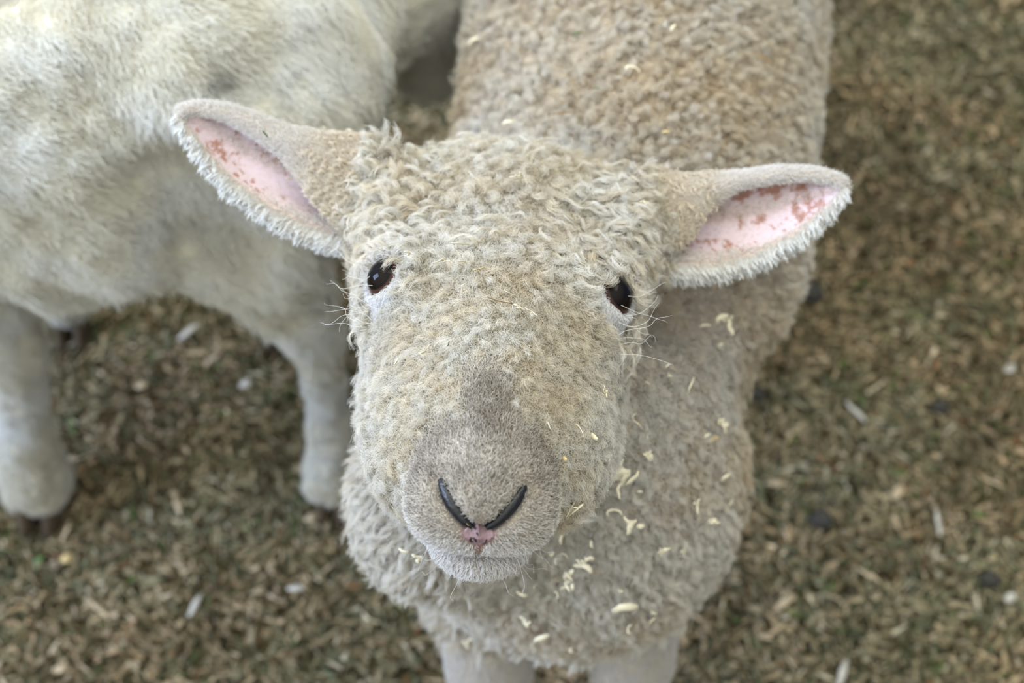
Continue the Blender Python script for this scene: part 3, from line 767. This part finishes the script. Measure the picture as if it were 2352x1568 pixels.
# ================================================================= the second lamb, smooth haired, side on
M_goat = skin_mat('pale_hide', bump=.5, scale=90)
def lamb2_sdf(P):
    P = P.astype(np.float32)
    d = cone(P, (-44, 63, 37.5), (-19, 64.5, 37.5), 11.3, 10.6)
    d = smin(d, ell(P, (-27.5, 61, 32.2), (9, 8, 7.2)), 3)                     # belly
    d = smin(d, ell(P, (-16.5, 64, 35), (7.0, 8.5, 10.5)), 2.5)                # near shoulder
    d = smin(d, cone(P, (-15, 67, 38), (-8.8, 75.5, 33), 5.8, 4.1), 2.5)           # neck, lowered
    d = smin(d, cone(P, (-8.8, 75.5, 33), (-6.2, 75.8, 25.2), 4.0, 2.2), 1.5)           # head, behind the first lamb
    # near legs
    d = smin(d, cone(P, (-17.0, 58.5, 30), (-13.5, 57.5, 19), 4.6, 1.8), 2.2)
    d = smin(d, cone(P, (-13.5, 57.5, 19), (-13.3, 56.0, 7), 1.45, 1.2), 1.0)
    d = smin(d, cone(P, (-13.4, 56.0, 9), (-13.8, 54.8, 2.6), 1.3, 2.0), .8)
    d = smin(d, cone(P, (-37.5, 59, 31), (-34.3, 57.0, 18), 4.8, 2.0), 2.5)
    d = smin(d, cone(P, (-34.3, 57, 18), (-35.6, 55.5, 8), 1.8, 1.6), 1.0)
    d = smin(d, cone(P, (-35.6, 55.5, 9), (-36.2, 54.4, 2.8), 1.7, 2.55), .8)
    # far legs
    for x in (-19, -36):
        d = smin(d, cone(P, (x, 70, 30), (x, 71, 16), 4.0, 1.9), 2.2)
        d = smin(d, cone(P, (x, 71, 16), (x, 70, 3), 1.7, 1.5), 1.0)
    return d
c2 = np.array([march(lamb2_sdf, x, y) for x, y in ((432, 420), (455, 490), (500, 580), (520, 625))])
def lamb2_crease(P):
    e, _ = seg_dist(P, c2.astype(np.float32))
    return 5.5*np.exp(-(e/2.2)**2)
g2 = .5
lo2 = np.array([-58., 48., .8]); hi2 = np.array([9., 90., 53.])
d2 = np.ceil((hi2-lo2)/g2).astype(int)
gx = np.stack(np.meshgrid(*[lo2[i]+g2*np.arange(d2[i]) for i in range(3)], indexing='ij'), -1).astype(np.float32)
V2, Q2 = surface_nets(lamb2_sdf(gx)+lamb2_crease(gx), lo2, g2); del gx
N2 = mesh_normals(V2, Q2)
V2 += N2*(.35*Wob(5, seed=71)(V2)*sstep(20, 30, V2[:, 2])+.12*Wob(1.6, seed=72)(V2))[:, None]
white_lamb = empty('lamb', (-.27, .63, 0))
tag(white_lamb, 'smooth-haired white lamb standing side-on behind the curly lamb, cut off by the frame', 'lamb')
make_mesh('body', V2, Q2, M_goat, white_lamb, dict(tint=np.tile(srgb(214, 208, 190), (len(V2), 1)), gloss=np.zeros(len(V2))))
for (x, y, q) in ((-13.8, 53.8, .9), (-36.1, 53.5, 1.2), (-19, 69.5, 1), (-36, 69.5, 1)): hoof(x, y, white_lamb, 0, q)
fac2 = (N2*view(V2)).sum(1)
dd = np.where(fac2 > -.3, np.interp(V2[:, 2], [14, 24], [50, 34]), 0)
P, N_, _ = sample(V2, Q2, N2, dd*3, [])
n = len(P)
up2 = sstep(16, 26, P[:, 2])
fl = np.stack([.9*up2+.05, -.35*up2-.1, -.55-.4*up2], 1)
fl += .35*np.stack([Wob(9, seed=81)(P), Wob(9, seed=82)(P), Wob(9, seed=83)(P)], 1)+rng.normal(size=P.shape)*.12
L = np.interp(P[:, 2], [8, 20, 28], [.55, .9, 1.7])*rng.uniform(.7, 1.15, n)
# hair gathers in soft pointed wisps
Sx, id_ = locks(P, N_, fl, np.interp(P[:, 2], [15, 28], [.25, .3]), L, .05, .5, 1, .02, .6, k=5, frizz=.10)
g = np.clip(.5+.35*Wob(7, seed=84)(P)+.12*rng.normal(size=n), 0, 1)
mark = np.zeros(n)
for (px, py, rr) in ((492, 172, .45), (505, 184, .45), (470, 186, .4)):                      # a smear of dirt on the flank
    d_ = nrm(at(px, py, 1)-cam_pos); t_ = ((P-cam_pos)@d_); e_ = np.linalg.norm(P-cam_pos-t_[:, None]*d_, axis=1); mark = np.maximum(mark, np.exp(-(e_/rr)**2))
e2_, _ = seg_dist(P, c2[:3]); mark = np.maximum(mark, .45*np.exp(-(e2_/1.5)**2))                      # shade of the groin fold, painted into the hair colour
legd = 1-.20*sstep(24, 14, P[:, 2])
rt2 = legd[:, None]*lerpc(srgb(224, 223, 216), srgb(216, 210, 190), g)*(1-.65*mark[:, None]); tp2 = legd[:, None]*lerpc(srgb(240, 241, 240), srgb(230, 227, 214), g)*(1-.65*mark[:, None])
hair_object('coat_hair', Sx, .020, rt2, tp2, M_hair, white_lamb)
# belly and breast wisps hanging over the edge
dd = np.where((fac2 > -.5) & (fac2 < .45) & (V2[:, 2] > 20) & (V2[:, 2] < 40), .9, 0)
P, N_, _ = sample(V2, Q2, N2, dd, [])
n = len(P); fl = np.tile([.35, -.3, -1.], (n, 1))+rng.normal(size=P.shape)*.3
Sx, id_ = locks(P, N_, fl, .3, rng.uniform(1.6, 2.6, n), .12, .5, 26, .4, .25, k=6, frizz=.05)
hair_object('belly_wisps', Sx, .020, srgb(198, 192, 176), srgb(222, 222, 214), M_hair, white_lamb)

# ================================================================= the barn floor and its litter
M_floor, nt, b_, o_ = new_mat('trodden_litter')
N = nt.nodes; Lk = nt.links
tc = N.new('ShaderNodeTexCoord')
n1 = N.new('ShaderNodeTexNoise'); n1.inputs['Scale'].default_value = 75; n1.inputs['Detail'].default_value = 6; n1.inputs['Roughness'].default_value = .7
n2 = N.new('ShaderNodeTexNoise'); n2.inputs['Scale'].default_value = 4.5; n2.inputs['Detail'].default_value = 3
for q in (n1, n2): Lk.new(tc.outputs['Object'], q.inputs['Vector'])
cr = N.new('ShaderNodeValToRGB'); e = cr.color_ramp.elements
e[0].position = .32; e[0].color = (*srgb(48, 44, 32), 1); e[1].position = .72; e[1].color = (*srgb(128, 115, 92), 1)
m_ = cr.color_ramp.elements.new(.5); m_.color = (*srgb(84, 76, 58), 1)
cr2 = N.new('ShaderNodeValToRGB'); e = cr2.color_ramp.elements
e[0].position = .4; e[0].color = (.92, 1.0, .86, 1); e[1].position = .62; e[1].color = (1.05, .95, .82, 1)
mm = N.new('ShaderNodeMix'); mm.data_type = 'RGBA'; mm.blend_type = 'MULTIPLY'; mm.inputs['Factor'].default_value = 1
Lk.new(n1.outputs['Fac'], cr.inputs[0]); Lk.new(n2.outputs['Fac'], cr2.inputs[0])
Lk.new(cr.outputs[0], mm.inputs['A']); Lk.new(cr2.outputs[0], mm.inputs['B']); Lk.new(mm.outputs['Result'], b_.inputs['Base Color'])
b_.inputs['Roughness'].default_value = .9; b_.inputs['Specular IOR Level'].default_value = .1
bp = N.new('ShaderNodeBump'); bp.inputs['Distance'].default_value = .004; bp.inputs['Strength'].default_value = .8
Lk.new(n1.outputs['Fac'], bp.inputs['Height']); Lk.new(bp.outputs[0], b_.inputs['Normal'])
nx_, ny_ = 90, 90
xs = np.linspace(-260, 260, nx_); ys = np.linspace(-180, 340, ny_)
XX, YY = np.meshgrid(xs, ys, indexing='ij'); PV = np.stack([XX.ravel(), YY.ravel(), 0*XX.ravel()], 1)
PV[:, 2] = .25*Wob(30, seed=91)(PV)-.3
PQ = np.array([(i*ny_+j, (i+1)*ny_+j, (i+1)*ny_+j+1, i*ny_+j+1) for i in range(nx_-1) for j in range(ny_-1)])
fo = make_mesh('floor', PV, PQ, M_floor); tag(fo, 'trodden brown barn floor under the litter', kind='structure')

M_chip = skin_mat('litter_chips', rough=.85, bump=.3, scale=300, spec=.15)
prs = random.Random(4)
def strip(length, width, curl, twist, ns=3):
    """one curled shaving along +x, ns segments"""
    t = np.linspace(-.5, .5, ns+1)
    x = t*length; z = curl*length*(t*t*4-.0)*.25; out = []
    for i in range(ns+1):
        wdt = width*(prs.uniform(.45, 1.0))*.5; an = twist*t[i]
        out += [(x[i], -wdt*math.cos(an), z[i]-wdt*math.sin(an)), (x[i], wdt*math.cos(an), z[i]+wdt*math.sin(an))]
    return np.array(out), np.array([(2*i, 2*i+2, 2*i+3, 2*i+1) for i in range(ns)])
def litter(n, name, label, pal, lmin, lmax, wmin, wmax, seed, zmax=.7):
    r = np.random.default_rng(seed)
    protos = [strip(1, 1, r.uniform(-.6, .8), r.uniform(-2, 2), 3) for _ in range(24)]
    nv = len(protos[0][0]); Q0 = protos[0][1]
    PV_ = np.array([p[0] for p in protos])[r.integers(0, 24, n)]
    Ls_ = r.uniform(lmin, lmax, n)*r.uniform(.5, 1, n); W_ = r.uniform(wmin, wmax, n)
    PV_ = PV_*np.stack([Ls_, W_, np.minimum(Ls_, 1.4)*.7], 1)[:, None]
    yaw = r.uniform(0, 6.28, n); pit = r.normal(size=n)*.28; rol = r.normal(size=n)*.5
    cy, sy = np.cos(yaw), np.sin(yaw); cp, sp = np.cos(pit), np.sin(pit); c_, s_ = np.cos(rol), np.sin(rol)
    x, y, z = PV_[..., 0], PV_[..., 1], PV_[..., 2]
    y, z = y*c_[:, None]-z*s_[:, None], y*s_[:, None]+z*c_[:, None]
    x, z = x*cp[:, None]+z*sp[:, None], -x*sp[:, None]+z*cp[:, None]
    x, y = x*cy[:, None]-y*sy[:, None], x*sy[:, None]+y*cy[:, None]
    cx = r.uniform(-88, 88, n); cyy = r.uniform(5, 142, n); cz = r.uniform(0.05, zmax, n)
    W3 = np.stack([x+cx[:, None], y+cyy[:, None], z+cz[:, None]], -1)
    ci = r.choice(len(pal), n, p=np.array([p[1] for p in pal])/sum(p[1] for p in pal))
    col = np.array([srgb(*p[0]) for p in pal])[ci]*r.uniform(.75, 1.15, (n, 1))
    pc = np.stack([cx, cyy, 0*cx], 1); col = col*(1+.10*Wob(9, seed=3)(pc)+.10*Wob(3.5, seed=4)(pc))[:, None]
    gq = np.clip(.5+.6*Wob(12, seed=9)(pc), 0, 1)[:, None]; col = col*(np.array([.95, 1.0, .97])*gq+np.array([1.06, 1.0, .94])*(1-gq))
    Qa = (Q0[None]+(np.arange(n)*nv)[:, None, None]).reshape(-1, 4)
    o = make_mesh(name, W3.reshape(-1, 3), Qa, M_chip, None, dict(tint=np.repeat(np.clip(col, 0, 1), nv, 0), gloss=np.zeros(n*nv)), smooth=False)
    tag(o, label, kind='stuff'); return o
pal = [((150, 134, 110), 5), ((130, 118, 95), 6), ((112, 106, 84), 6), ((86, 88, 68), 4.5), ((160, 149, 130), 2.2), ((196, 184, 164), .25), ((80, 94, 56), .6), ((118, 88, 64), .35)]
litter(150000, 'litter', 'wood shavings and chopped straw trodden over the barn floor', pal, .4, 2.6, .08, .42, 5)

M_shav = flat_mat('fresh_shaving', srgb(222, 213, 186), .6, .14, 400)
M_white = flat_mat('pale_chip', srgb(178, 174, 166), .6, .1, 300)
M_green = flat_mat('green_leaf_bit', srgb(84, 104, 62), .6, .3, 300)
M_brown = flat_mat('brown_stalk', srgb(134, 104, 62), .6, .3, 300)
M_husk = flat_mat('yellow_husk', srgb(198, 176, 126), .6, .3, 300)
M_drop = flat_mat('dry_dropping', srgb(52, 50, 46), .75, .3, 200)

def ribbon(path, width, thick=.012, normal=(0, 0, 1)):
    """a thin real shaving: a band with thickness that follows a 3-D path"""
    path = np.array(path, float); n_ = len(path); V = []; Q = []
    tg = nrm(np.gradient(path, axis=0)); nn = np.array(normal, float)
    for i in range(n_):
        sdv = nrm(np.cross(tg[i], nn+.5*math.sin(i*.9)*np.array([.3, .8, .2]))); up = nrm(np.cross(sdv, tg[i]))
        wv = width*(.35+.65*math.sin(math.pi*min(max(i/(n_-1), .06), .94)))*.5
        for (s1, s2) in ((-1, -1), (1, -1), (1, 1), (-1, 1)): V.append(path[i]+sdv*wv*s1+up*thick*s2)
    for i in range(n_-1):
        for j in range(4): Q.append((i*4+j, i*4+(j+1) % 4, (i+1)*4+(j+1) % 4, (i+1)*4+j))
    Q += [(3, 2, 1, 0), ((n_-1)*4, (n_-1)*4+1, (n_-1)*4+2, (n_-1)*4+3)]
    return V, Q
tris = np.concatenate([allQ[:, [0, 1, 2]], allQ[:, [0, 2, 3]]])
bvh = BVHTree.FromPolygons([Vector(v) for v in allV], [tuple(int(i) for i in q) for q in allQ])
def on_lamb(px, py, off):
    d = nrm(at(px, py, 1)-cam_pos); hit, n_, i, dist = bvh.ray_cast(Vector(cam_pos), Vector(d))
    if hit is None: return None
    return np.array(hit)-d*off, nrm(np.array(n_))
"""shapes of the caught bits: list of branches, each a list of picture-plane offsets (cm)"""
def bit(name, px, py, size, ang, shape, mat, off, label, cat, group):
    q = on_lamb(px, py, off)
    if q is None: print('missed', label); return
    p, nn = q; nn = nrm(nn-vd*.8); size *= 1.3 if grp is HG else 1.15; p = p-vd*(.55 if grp is HG else .3)
    e1 = nrm(np.cross(nn, np.cross(vr, nn))+0*vr); e1 = nrm(vr-(vr@nn)*nn); e2 = nrm(np.cross(nn, e1))
    ca, sa = math.cos(ang), math.sin(ang); f1 = e1*ca+e2*sa; f2 = -e1*sa+e2*ca
    V = []; Q = []
    r = random.Random(int(px*7+py))
    if shape == 'curl': br = [([(math.cos(t)*.32*(1-.05*k_)+.0, math.sin(t)*.42, .1*k_/8) for k_, t in enumerate(np.linspace(-1.4, 2.4, 10))], .13)]
    elif shape == 'vee': br = [([(-.35, .55, .1), (-.22, .1, .04), (0, -.35, 0)], .13), ([(.40, .5, .15), (.15, .12, .06), (0, -.35, 0)], .17), ([(.2, .25, .1), (.0, .1, .2)], .05)]
    elif shape == 'flake': br = [([(-.5, -.05, 0), (-.2, .08, .06), (.15, .04, .08), (.5, -.06, 0)], .26)]
    elif shape == 'sliver': br = [([(-.5, 0, 0), (-.1, .04, .05), (.5, -.02, .02)], .09)]
    elif shape == 'thread': br = [([(-.5, .2, 0), (-.35, .35, .1), (-.1, .2, .12), (0, -.1, .1), (.12, -.3, .05), (.5, -.4, 0)], .05)]
    else:
        br = []
        for k_ in range(6):
            t0 = r.uniform(0, 6.28); pts = [(r.uniform(-.15, .15), r.uniform(-.15, .15), .02)]
            for j in range(5):
                t0 += r.uniform(-.9, .9); x, y, z = pts[-1]; pts.append((x+.17*math.cos(t0), y+.17*math.sin(t0), z+r.uniform(-.02, .07)))
            br.append((pts[:r.randint(2, 5)], r.uniform(.09, .26)))
    for pts, wd in br:
        path = [p+size*(f1*x+f2*y+nn*z) for (x, y, z) in pts]
        v, q_ = ribbon(path, wd*size*(1.35 if grp is HG else 1.15), .010, nn); o = len(V); V += v; Q += [tuple(i+o for i in k_) for k_ in q_]
    o = make_mesh(name, V, Q, mat, None, None, smooth=False)
    tag(o, label, cat, group); return o
HG = 'wood shavings caught in the curly lamb\'s head wool'
BG = 'wood shavings caught in the curly lamb\'s body wool'
S = M_shav
bits = [
 # head
 (978, 803, .55, .2, 'vee', S, 1.1, 'V-shaped wood shaving in the wool left of the nose bridge', HG),
 (970, 879, .42, -.7, 'sliver', S, 1.0, 'straight pale sliver below the V-shaped shaving', HG),
 (932, 582, .55, -.3, 'curl', S, 1.3, 'curled shaving in the wool right of the left eye', HG),
 (1012, 598, .75, .2, 'tangle', S, 1.2, 'frizzy shaving tangle between the left eye and the forehead', HG),
 (1070, 598, .8, -.2, 'thread', S, 1.2, 'thin bent shaving thread on the mid forehead', HG),
 (1058, 560, .75, -.6, 'sliver', S, 1.2, 'long thin sliver slanting on the mid forehead', HG),
 (1100, 618, .40, .0, 'flake', M_husk, 1.1, 'small yellowish flake between the eyes', HG),
 (1310, 507, .60, -.2, 'flake', M_white, 1.4, 'white flake on the right of the forehead', HG),
 (1203, 407, .70, .0, 'tangle', S, 1.4, 'frayed shaving at the top centre of the forehead', HG),
 (1168, 284, .50, .1, 'flake', S, 1.2, 'shaving on the crest of the head at the top', HG),
 (992, 297, .35, .3, 'flake', M_white, 1.2, 'pale chip on the crest near the left ear', HG),
 (1064, 345, .55, -1.1, 'sliver', S, 1.3, 'upright shaving on the upper left of the crown', HG),
 (1483, 467, .5, .2, 'tangle', S, 1.3, 'small shaving tangle in front of the right ear', HG),
 (1490, 500, .35, -.8, 'flake', M_husk, 1.2, 'tan crumb below the tangle at the right ear', HG),
 (779, 480, .45, 1.2, 'sliver', M_white, 1.3, 'white splinter at the root of the left ear', HG),
 (802, 425, .42, -1.2, 'sliver', M_white, 1.3, 'white splinter above the root of the left ear', HG),
 (1026, 473, .2, 0, 'flake', M_white, 1.3, 'tiny white speck on the forehead', HG),
 (1150, 690, 1.0, -.5, 'sliver', M_brown, 1.0, 'brown stalk lying between the eyes', HG),
 (1175, 672, .5, .1, 'thread', S, 1.0, 'thin shaving above the brown stalk', HG),
 (1190, 702, .6, .0, 'tangle', S, 1.0, 'pale shaving scrap right of the brown stalk', HG),
 (1220, 715, .6, -.4, 'tangle', S, 1.0, 'shaving scrap nearest the right eye', HG),
 (1031, 789, .28, 1.4, 'flake', M_green, 1.0, 'green leaf bit above the nose bridge', HG),
 (1332, 990, .62, 1.2, 'curl', S, 1.0, 'curled shaving on the right cheek', HG),
 (1362, 1001, .55, .1, 'flake', S, 1.0, 'flat shaving beside the curled one on the right cheek', HG),
 (1313, 1172, .85, -1.1, 'vee', S, 1.0, 'forked shaving hanging right of the muzzle', HG),
 (1355, 1183, .95, 1.4, 'vee', M_white, 1.0, 'pale forked shaving beside the chin on the right', HG),
 (1262, 977, .3, -.3, 'flake', S, .8, 'small chip above the right nostril', HG),
 (1388, 903, .4, 0, 'tangle', S, 1.0, 'tiny shaving high on the right cheek', HG),
 (840, 1042, .45, .4, 'tangle', S, 1.3, 'pale shaving on the left cheek edge', HG),
 (862, 1080, .45, -.4, 'tangle', S, 1.3, 'shaving crumbs low on the left cheek', HG),
 (805, 872, .3, .2, 'flake', S, 1.3, 'chip on the outer edge of the left cheek', HG),
 (912, 830, .3, .3, 'flake', S, 1.0, 'small chip on the left cheek below the eye', HG),
 (1295, 1052, .45, .1, 'flake', M_husk, .9, 'tan husk flake above the right nostril wool', HG),
 (961, 1280, .6, .8, 'tangle', S, 1.6, 'wispy shaving under the left of the chin', HG),
 (668, 412, .42, .2, 'sliver', S, .7, 'pale sliver lying in the fold of the left ear', HG),
 (613, 311, .32, .9, 'flake', M_green, .7, 'green leaf bit on the rim of the left ear', HG),
 (1638, 481, .32, -.4, 'curl', S, .6, 'curled shaving on the fold of the right ear', HG),
 (1592, 536, .36, -1.1, 'curl', S, .6, 'shaving at the inner corner of the right ear', HG),
 (1440, 760, .28, .2, 'flake', M_husk, 1.0, 'yellow crumb below the right eye', HG),
 (1071, 1199, .2, 0, 'flake', M_husk, -.42, 'yellow seed stuck at the left nostril', HG),
 # trunk
 (1415, 1085, 1.6, .8, 'tangle', S, 1.8, 'large shaving tangle on the neck beside the right cheek', BG),
 (1428, 1110, 1.2, -.2, 'tangle', S, 1.8, 'second shaving tangle just below the large one on the neck', BG),
 (1668, 735, 1.1, .4, 'tangle', S, 1.6, 'shaving tangle on the shoulder under the right ear', BG),
 (1650, 968, 1.0, 1.0, 'tangle', S, 1.5, 'shaving tangle on the right side of the neck', BG),
 (1638, 1008, .7, .3, 'flake', M_husk, 1.5, 'amber husk on the right side of the neck', BG),
 (1452, 1200, 1.0, .2, 'tangle', S, 1.6, 'shaving tangle right of the chin on the neck wool', BG),
 (1410, 1180, .8, 1.3, 'curl', S, 1.6, 'curved shaving between the chin and the neck tangle', BG),
 (1465, 975, .8, -.7, 'sliver', S, 1.5, 'thin shaving on the neck beside the cheek', BG),
 (1585, 885, .8, 1.2, 'sliver', S, 1.5, 'upright pale shaving on the upper neck', BG),
 (1742, 825, 1.2, .5, 'tangle', S, 1.0, 'shaving sticking out of the shoulder edge', BG),
 (1716, 1105, .9, -.8, 'flake', S, 1.0, 'chip sticking out of the right flank edge', BG),
 (1243, 1463, .95, .8, 'flake', S, 1.9, 'big pale chip low on the chest', BG),
 (1035, 1405, 1.3, -1.1, 'flake', S, 2.0, 'long pale chip on the lower left of the chest', BG),
 (1435, 1393, 1.2, .1, 'flake', S, 1.8, 'flat chip on the right of the chest', BG),
 (1205, 1425, .8, .4, 'tangle', S, 1.9, 'shaving scrap in the middle of the chest', BG),
 (1340, 1290, .9, .5, 'tangle', S, 1.7, 'shaving scrap below the chin on the right', BG),
 (1310, 1330, .9, -.5, 'tangle', S, 1.7, 'shaving scrap lower below the chin', BG),
 (1655, 800, .4, 0, 'flake', M_white, 1.5, 'white speck on the neck below the ear', BG),
 (1452, 165, .8, 1.3, 'curl', S, 1.4, 'curled shaving in the middle of the back', BG),
 (1528, 58, .45, 1.3, 'flake', M_white, 1.4, 'white flake high on the back', BG),
 (1545, 66, .45, 1.0, 'flake', S, 1.4, 'cream flake beside the white one high on the back', BG),
 (1090, 95, .9, .3, 'flake', S, 1.4, 'cream chip on the left of the back', BG),
 (1046, 55, 1.1, -.5, 'tangle', S, 1.0, 'shaving sticking out of the left edge of the back', BG),
 (1368, 205, .3, 0, 'flake', M_green, 1.4, 'green leaf bit on the middle of the back', BG),
 (1325, 80, .5, .3, 'flake', M_green, 1.4, 'green leaf bit high on the left of the back', BG),
 (1722, 75, .7, -.6, 'sliver', M_white, 1.4, 'pale splinter on the right of the back', BG),
 (1755, 140, 1.0, -.6, 'sliver', M_brown, 1.4, 'brown stalk on the right of the back', BG),
 (1835, 72, .6, .5, 'flake', S, 1.4, 'cream chip near the right edge of the back', BG),
 (1843, 210, .4, .5, 'flake', M_white, 1.4, 'white speck near the right edge of the back', BG),
 (1290, 262, .9, .1, 'sliver', M_brown, 1.4, 'dark stalk on the back behind the crown', BG),
 (1530, 305, .4, 0, 'flake', M_husk, 1.4, 'yellow crumb on the back behind the right ear', BG),
]
for i, (px, py, sz, an, shp, mt, off, lab, grp) in enumerate(bits):
    nm = 'leaf_bit' if mt is M_green else 'stalk' if mt is M_brown else 'husk_flake' if mt is M_husk else 'wood_shaving'
    bit(nm, px, py, sz, an, shp, mt, off, lab, nm.replace('_', ' ').replace('wood shaving', 'shaving'), grp)

rb = random.Random(12); made = 0; tries = 0
while made < 46 and tries < 700:
    tries += 1
    px, py = rb.uniform(830, 1700), rb.uniform(700, 1520)
    q = on_lamb(px, py, 1.5)
    if q is None or head_sdf(to_h(q[0]-vd*0+nrm(at(px, py, 1)-cam_pos)*1.5)[None].astype(np.float32))[0] < .5: continue
    bit('wood_crumb', px, py, rb.uniform(.22, .6), rb.uniform(0, 3), rb.choice(('flake', 'tangle', 'flake', 'curl')), M_shav, 1.55,
        'small pale wood crumb '+('in the neck wool right of the curly lamb\'s face' if py < 1150 and px > 1300 else 'low in the curly lamb\'s chest wool, below the chin' if py > 1300 else 'in the throat wool beside the curly lamb\'s muzzle'), 'crumb', 'wood crumbs in the neck and chest wool'); made += 1
# larger chips and droppings one can pick out on the floor
def floor_at(px, py, z=.7):
    d = at(px, py, 1)-cam_pos; t = (z-CAM_H)/d[2]; return cam_pos+d*t
M_tan = flat_mat('old_chip', srgb(168, 152, 126), .8, .25, 300)
def floor_bit(px, py, size, ang, wd, mat, lab, name='wood_chip', cat='wood chip', grp='pale wood chips on the litter'):
    p = floor_at(px, py); dx = np.array([math.cos(ang), math.sin(ang), 0]); dy = np.array([-dx[1], dx[0], 0])
    size *= .8; path = [p+size*(dx*t_+dy*.12*math.sin(3*t_)+np.array([0, 0, .15*(.25-t_*t_)])) for t_ in np.linspace(-.5, .5, 7)]
    mat = M_tan if mat is M_shav else mat; V, Q = ribbon(path, wd*.8, .03)
    o = make_mesh(name, V, Q, mat, None, None, smooth=False); tag(o, lab, cat, grp)
for a_ in [(433, 762, 2.6, .5, .7, M_white, 'white wood chip on the floor below the white lamb\'s belly'),
           (170, 786, 2.0, .2, .7, M_white, 'white wood chip beside the white lamb\'s near-left leg'),
           (1965, 945, 2.8, -1.2, .55, M_white, 'slim pale chip on the floor right of the curly lamb'),
           (1780, 1110, 1.8, -.3, .7, M_shav, 'tan chip just right of the curly lamb\'s neck'),
           (2320, 846, 1.2, .3, 1.0, M_white, 'pale round chip near the right edge of the floor'),
           (2155, 1200, 2.6, 1.3, .5, M_white, 'slim grey chip low on the right of the floor'),
           (1800, 1385, 2.6, .3, .8, M_shav, 'broad tan chip lying right of the front hooves'),
           (2320, 1372, 1.2, .2, .9, M_white, 'pale chip in the lower right corner of the floor'),
           (1935, 1545, 2.6, .9, .7, M_white, 'grey-white chip at the bottom edge right of the legs'),
           (1995, 1320, 2.4, -.9, .5, M_shav, 'tan splinter between the two pale chips on the right'),
           (2062, 1130, 1.8, .6, 1.0, M_shav, 'wide tan chip below the dark dropping'),
           (680, 1350, 1.6, -.2, .7, M_white, 'white chip left of the curly lamb\'s chest'),
           (448, 1390, 2.2, .9, .6, M_white, 'pale chip low on the left of the floor'),
           (225, 1395, 3.2, -1.0, .5, M_shav, 'long tan splinter in the lower left of the floor'),
           (408, 1160, 2.4, -1.5, .6, M_shav, 'upright tan splinter right of the white lamb\'s hoof'),
           (140, 1535, 1.4, 0, 1.0, M_shav, 'tan chip in the lower left corner'),
           (715, 1188, 1.3, 0, 1.0, M_shav, 'tan chip under the white lamb\'s right hoof'),
           (565, 880, 1.3, .2, 1.0, M_white, 'pale chip in the gap between the white lamb\'s legs'),
           (325, 885, 1.2, .1, .9, M_shav, 'tan chip in the gap nearer the left leg'),
           (925, 195, 3.0, .9, .5, M_shav, 'tan splinter on the floor between the two lambs'),
           (955, 270, 1.8, 0, .9, M_shav, 'pinkish chip on the floor behind the head')]:
    floor_bit(*a_)
for (px, py, wd, mt, lab) in [(152, 1282, 1.0, M_husk, 'yellow husk flake below the white lamb\'s left hoof'), (90, 1285, .9, M_green, 'green leaf bit below the white lamb\'s left hoof')]:
    floor_bit(px, py, 1.2, .2, wd, mt, lab, 'husk_flake' if mt is M_husk else 'leaf_bit', 'husk flake' if mt is M_husk else 'leaf bit', 'coloured bits on the litter')
def dropping(px, py, r_, lab):
    p = floor_at(px, py, .8); V = []; Q = []; nu, nv_ = 14, 9
    for j in range(nv_+1):
        th = math.pi*j/nv_
        for i in range(nu):
            ph = 6.283*i/nu; k_ = 1+.12*math.sin(3*ph+j)
            V.append(p+r_*np.array([1.25*math.sin(th)*math.cos(ph)*k_, math.sin(th)*math.sin(ph)*k_, .8*math.cos(th)]))
    Q = [(j*nu+i, j*nu+(i+1) % nu, (j+1)*nu+(i+1) % nu, (j+1)*nu+i) for j in range(nv_) for i in range(nu)]
    o = make_mesh('dropping', V, Q, M_drop); tag(o, lab, 'dropping', 'dark droppings on the litter')
for a_ in [(1887, 1193, .75, 'round dark dropping on the floor right of the curly lamb\'s neck'), (2275, 1330, .6, 'dark dropping near the lower right corner'),
           (1740, 905, .6, 'dark dropping close to the curly lamb\'s shoulder edge'), (1860, 670, 1.0, 'largest dark dropping, just below the right ear tip'), (2160, 935, .6, 'dark dropping high on the right of the floor')]:
    dropping(*a_)
